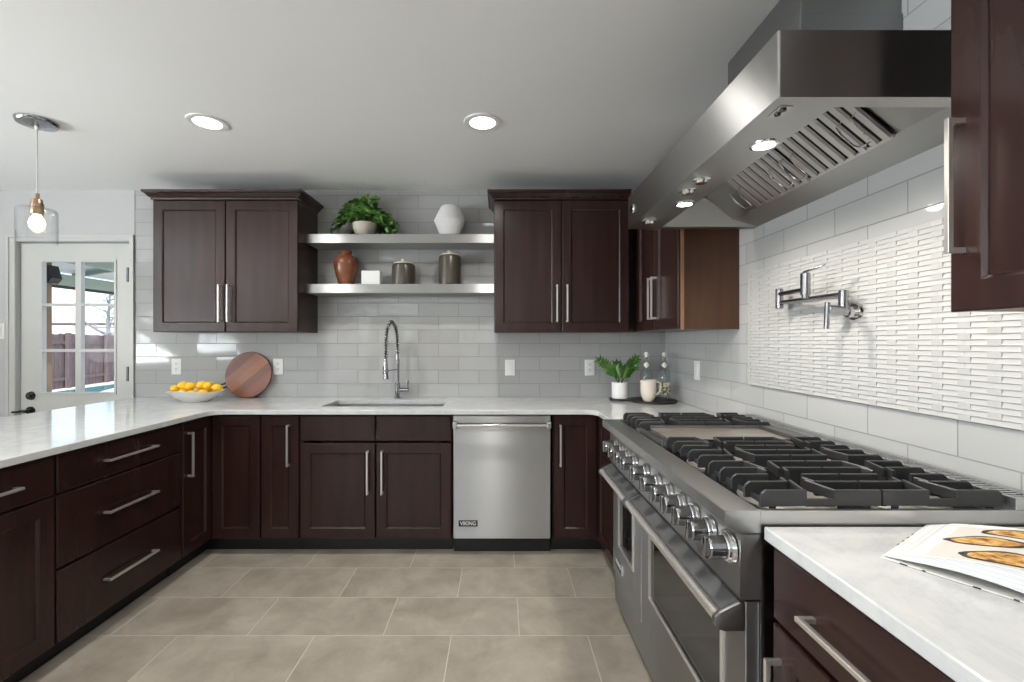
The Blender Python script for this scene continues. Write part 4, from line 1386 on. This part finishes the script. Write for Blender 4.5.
# ------------------------------------------------------------------ open cookbook
def cookbook():
    O = Vector((.741, .884)); U = Vector((.55, -.835)).normalized(); V = Vector((.835, .55)).normalized()
    ang = math.atan2(U.y, U.x)
    t = thing('cookbook', 'open cookbook with pictures of golden food on the near marble counter', 'book', (O.x, O.y, CT), ang)
    H, W = .276, .235          # page height (v) and page width (u)
    paper = simple('page_paper', S((238, 237, 233)), .5)
    edge, nt, b = new_mat('page_block_edge')
    w_ = noise(nt, coords(nt, (1, 1, 420)), 2, 2)
    nt.links.new(ramp(nt, w_, [(.35, S((200, 202, 204))), (.65, S((240, 240, 238)))]), b.inputs['Base Color'])
    b.inputs['Roughness'].default_value = .6
    cover = simple('speckled_cover', S((222, 220, 214)), .45)
    # local: x = towards the spine, y = up the page, z up
    build('cover', MB().box(0, W*2+.03, 0, H, .0005, .0035, .001), cover, t, smooth=0)
    sp = MB(); rng = random.Random(2)
    for k in range(9):
        a = .02+k*.05+rng.uniform(-.01, .01)
        sp.box(a, a+rng.uniform(.004, .012), -.0004, .001, .0008, .0032)
    for k in range(4):
        a = .09+k*.03; sp.box(-.0004, .002, a, a+.012, .0008, .0037)
    build('cover_print', sp, M['black'], t, smooth=0)['label'] = 'dark speckles on the cover edge'
    def top(u):   # page height profile from fore edge to spine
        if u < .045: return .005+.017*(u/.045)
        s = (u-.045)/(W-.045)
        return .022+.026*math.sin(min(s, 1)*PI*.62)-.012*max(0, s-.75)/.25
    def bot(u):
        s = u/W
        return .0045+.016*max(0, math.sin(s*PI*.9))**1.3*.8
    def block(mirror):
        mb = MB(); n = 22
        lo = []
        for i in range(n+1):
            u = .004+(W-.004)*i/n
            x = u if not mirror else 2*W+.02-u
            lo.append([(x, .006, bot(u)), (x, H-.006, bot(u)), (x, H-.006, top(u)), (x, .006, top(u))])
        return mb.loft(lo)
    build('page_block', block(False), edge, t, smooth=0)
    build('page_block', block(True), edge, t, smooth=0)
    pg = MB(); n = 22
    pg.loft([[(u, .004, top(u)+.0006), (u, H-.004, top(u)+.0006)] for u in [.043+(W-.043)*i/n for i in range(n+1)]], False, False, ring=False)
    p1 = build('page', pg, paper, t, smooth=60)
    pg = MB()
    pg.loft([[(2*W+.02-u, .004, top(u)+.0006), (2*W+.02-u, H-.004, top(u)+.0006)] for u in [.043+(W-.043)*i/n for i in range(n+1)]], False, False, ring=False)
    build('page', pg, paper, t, smooth=60)
    # printed picture: beige ground and golden filled shells with dark rims
    pic_bg = simple('print_beige', S((222, 217, 210)), .5)
    def decal(mb, pts, h):
        c = (sum(p[0] for p in pts)/len(pts), sum(p[1] for p in pts)/len(pts))
        rings = []
        for s in (1, .66, .33):
            rings.append([mb.bm.verts.new((c[0]+(p[0]-c[0])*s, c[1]+(p[1]-c[1])*s, top(c[0]+(p[0]-c[0])*s)+h)) for p in pts])
        cv = mb.bm.verts.new((c[0], c[1], top(c[0])+h))
        m_ = len(pts)
        for a, b2 in zip(rings, rings[1:]):
            for i in range(m_): mb.bm.faces.new((a[i], a[(i+1) % m_], b2[(i+1) % m_], b2[i]))
        for i in range(m_): mb.bm.faces.new((rings[-1][i], rings[-1][(i+1) % m_], cv))
    bgm = MB()
    bgm.loft([[(u, .012, top(u)+.0009), (u, H-.03, top(u)+.0009)] for u in [.062+(W-.065)*i/14 for i in range(15)]], False, False, ring=False)
    build('printed_ground', bgm, pic_bg, p1, smooth=60)['label'] = 'beige printed picture'
    food, nt, b = new_mat('print_golden')
    f = noise(nt, coords(nt), 55, 4, .6)
    nt.links.new(ramp(nt, f, [(.34, S((96, 58, 30))), (.43, S((186, 130, 44))), (.55, S((218, 172, 88))), (.66, S((226, 198, 168)))]), b.inputs['Base Color'])
    b.inputs['Roughness'].default_value = .5
    dark = simple('print_dark_rim', S((38, 32, 34)), .5)
    def shell(cx, cy, a, ln, wd, k, h):
        pts = []
        for i in range(28):
            q = 2*PI*i/28
            x = math.cos(q); y = math.sin(q)*(1-.35*x*x)
            w2 = 1+.05*math.sin(5*q+k)
            X, Y = x*ln*w2, y*wd*w2
            pts.append((cx+X*math.cos(a)-Y*math.sin(a), cy+X*math.sin(a)+Y*math.cos(a)))
        return pts
    dk, gd = MB(), MB()
    specs = [(.118, .146, .28, .052, .030, 0), (.160, .058, .30, .056, .033, 1), (.152, .226, .26, .050, .027, 2)]
    for cx, cy, a, ln, wd, k in specs:
        decal(dk, shell(cx, cy, a, ln*1.14, wd*1.18, k, 0), .0012)
        decal(gd, shell(cx-.001, cy-.001, a, ln*.93, wd*.95, k+1, 0), .0015)
    build('printed_shells', dk, dark, p1, smooth=60)['label'] = 'dark rims of the printed food'
    build('printed_food', gd, food, p1, smooth=60)['label'] = 'golden printed food'
cookbook()

# ------------------------------------------------------------------ outside the glass door
GZ = -.15
conc = simple('pale_concrete', S((214, 212, 206)), .8)
structure(build('ground', MB().box(-40, 12, WY+.12, 45, GZ-.1, GZ), conc, smooth=0))
def gp(x, y):
    d = (EYE-GZ)*F/(y-342); return PX(x, d), d
pool = tag(build('pool', MB().prism([gp(0, 399.5), gp(114, 384.4), gp(128, 383), gp(128, 385.5), gp(112, 388.5), gp(92, 394), gp(60, 402), gp(0, 412)], GZ-.05, GZ+.012, 'z'), simple('pool_water', S((58, 150, 162)), .08), smooth=0), 'turquoise pool water outside in front of the fence', 'pool')
def fence():
    a, b = Vector((-13.75, 13.6)), Vector((-14.65, 17.2))
    d = (b-a).normalized(); s0, s1 = -6.0, 12.0
    t = thing('fence', 'weathered brown picket fence in the yard beyond the pool', 'fence', (a.x, a.y, GZ), math.atan2(d.y, d.x))
    m, nt, bb = new_mat('weathered_boards')
    f = noise(nt, coords(nt, (8, 8, 1)), 3, 4)
    nt.links.new(ramp(nt, f, [(.3, S((78, 68, 72))), (.7, S((106, 95, 98)))]), bb.inputs['Base Color']); bb.inputs['Roughness'].default_value = .8
    rng = random.Random(4)
    mb = MB(); s = s0
    while s < s1:
        h = 1.74+rng.uniform(-.02, .02)
        mb.prism([(s, 0), (s+.172, 0), (s+.172, h-.03), (s+.14, h), (s+.03, h), (s, h-.03)], -.01, .012, 'y')
        s += .19
    build('boards', mb, m, t, smooth=0)
    build('rail', MB().box(s0, s1, -.06, -.012, 1.42, 1.52), m, t, smooth=0)
    build('rail', MB().box(s0, s1, -.06, -.012, .25, .35), m, t, smooth=0)
    for s in (-4, -1.6, 1.1, 3.2, 5.6, 8.2, 10.8):
        build('post', MB().box(s-.06, s+.06, -.16, -.062, 0, 1.78), m, t, smooth=0)
fence()
def patio():
    wt = simple('patio_white', S((232, 234, 232)), .6)
    sage = simple('patio_sage', S((150, 168, 158)), .6)
    t = thing('patio_cover', 'white patio cover with sage beams outside the glass door', 'patio cover', (-5.2, 6.5, GZ))
    def P(name, mb, mat): return build(name, mb, mat, t, world=True, smooth=0)
    P('beam', MB().box(-6.08, -6.0, 3.9, 11, 2.12, 2.27), sage)
    P('gutter', MB().box(-6.14, -6.081, 3.9, 11, 2.085, 2.13), simple('gutter_dark', S((58, 52, 52)), .6))
    P('beam', MB().box(-5.28, -5.2, 3.9, 11, 2.30, 2.42), sage)
    P('beam', MB().box(-4.62, -4.55, 3.9, 11, 2.40, 2.50), sage)
    for y in (5.0, 6.6, 8.4, 10.4):
        P('rafter', MB().prism([(-6.2, 2.271), (-3.6, 2.66), (-3.6, 2.72), (-6.2, 2.33)], y, y+.05, 'y'), sage)
    P('roof_sheet', MB().prism([(-6.3, 2.331), (-3.4, 2.761), (-3.4, 2.781), (-6.3, 2.351)], 3.9, 11, 'y'), wt)
    P('post', MB().box(PX(40, 5.4), PX(48.6, 5.4), 5.36, 5.44, GZ, 2.5), simple('tan_post', S((116, 98, 78)), .7))
    ln = P('lantern', MB().prism([(PX(48.6, 5.35), PZ(265, 5.35)), (PX(49.4, 5.35), PZ(265, 5.35)), (PX(53.5, 5.35), PZ(278, 5.35)), (PX(51, 5.35), PZ(281, 5.35)), (PX(48.6, 5.35), PZ(283, 5.35))], 5.33, 5.46, 'y', ), M['black'])
    ln['label'] = 'dark lamp on the post'
patio()
def house():
    t = thing('neighbour_house', 'pale low house roof showing above the fence outside', 'building', (-24, 26, GZ))
    build('wall', MB().box(-9, 9, 0, 5, 0, 2.2), simple('house_wall', S((190, 186, 180)), .8), t, smooth=0)
    m, nt, b = new_mat('pale_shingles')
    f = noise(nt, coords(nt, (1, 1, 1)), 4, 5, .7)
    nt.links.new(ramp(nt, f, [(.35, S((150, 146, 148))), (.65, S((236, 236, 238)))]), b.inputs['Base Color']); b.inputs['Roughness'].default_value = .9
    build('roof', MB().prism([(-.6, 1.95), (2.5, 2.55), (5.6, 1.95), (5.6, 1.85), (-.6, 1.85)], -9.5, 9.5, 'x'), m, t, smooth=0)
    build('fascia', MB().box(-9.5, 9.5, 2.4, 2.6, 2.545, 2.67), simple('fascia_dark', S((86, 72, 72)), .7), t, smooth=0)
house()
def tree():
    rng = random.Random(9)
    x, y = PX(108, 21), 21
    t = thing('bare_tree', 'bare tree with thin branches outside above the fence', 'tree', (x, y, GZ))
    bark = simple('grey_bark', S((118, 124, 134)), .8)
    tr = MB().tube([(0, 0, 0), (.05, 0, 1.2), (0, 0, 2.4), (.1, 0, 3.8)], [.12, .10, .07, .03], 8)
    build('trunk', tr, bark, t)
    br = MB()
    for k in range(26):
        z = rng.uniform(1.4, 3.6); a = rng.uniform(0, 2*PI); L = rng.uniform(.6, 1.5)
        p = Vector((.03, 0, z)); d = Vector((math.cos(a), math.sin(a)*.6, rng.uniform(.0, .6)))
        pts = [p]
        for i in range(5):
            d = d+Vector((rng.uniform(-.3, .3), rng.uniform(-.3, .3), rng.uniform(-.15, .25)))
            pts.append(pts[-1]+d.normalized()*L/5)
            if i > 0:
                e = d+Vector((rng.uniform(-1, 1), rng.uniform(-1, 1), rng.uniform(-.2, .8)))
                br.tube([pts[-1], pts[-1]+e.normalized()*.22, pts[-1]+e.normalized()*.36+Vector((0, 0, .06))], [.012, .008, .004], 4)
        br.tube(pts, [.03, .024, .02, .016, .012, .008], 5)
    build('branches', br, bark, t)
tree()
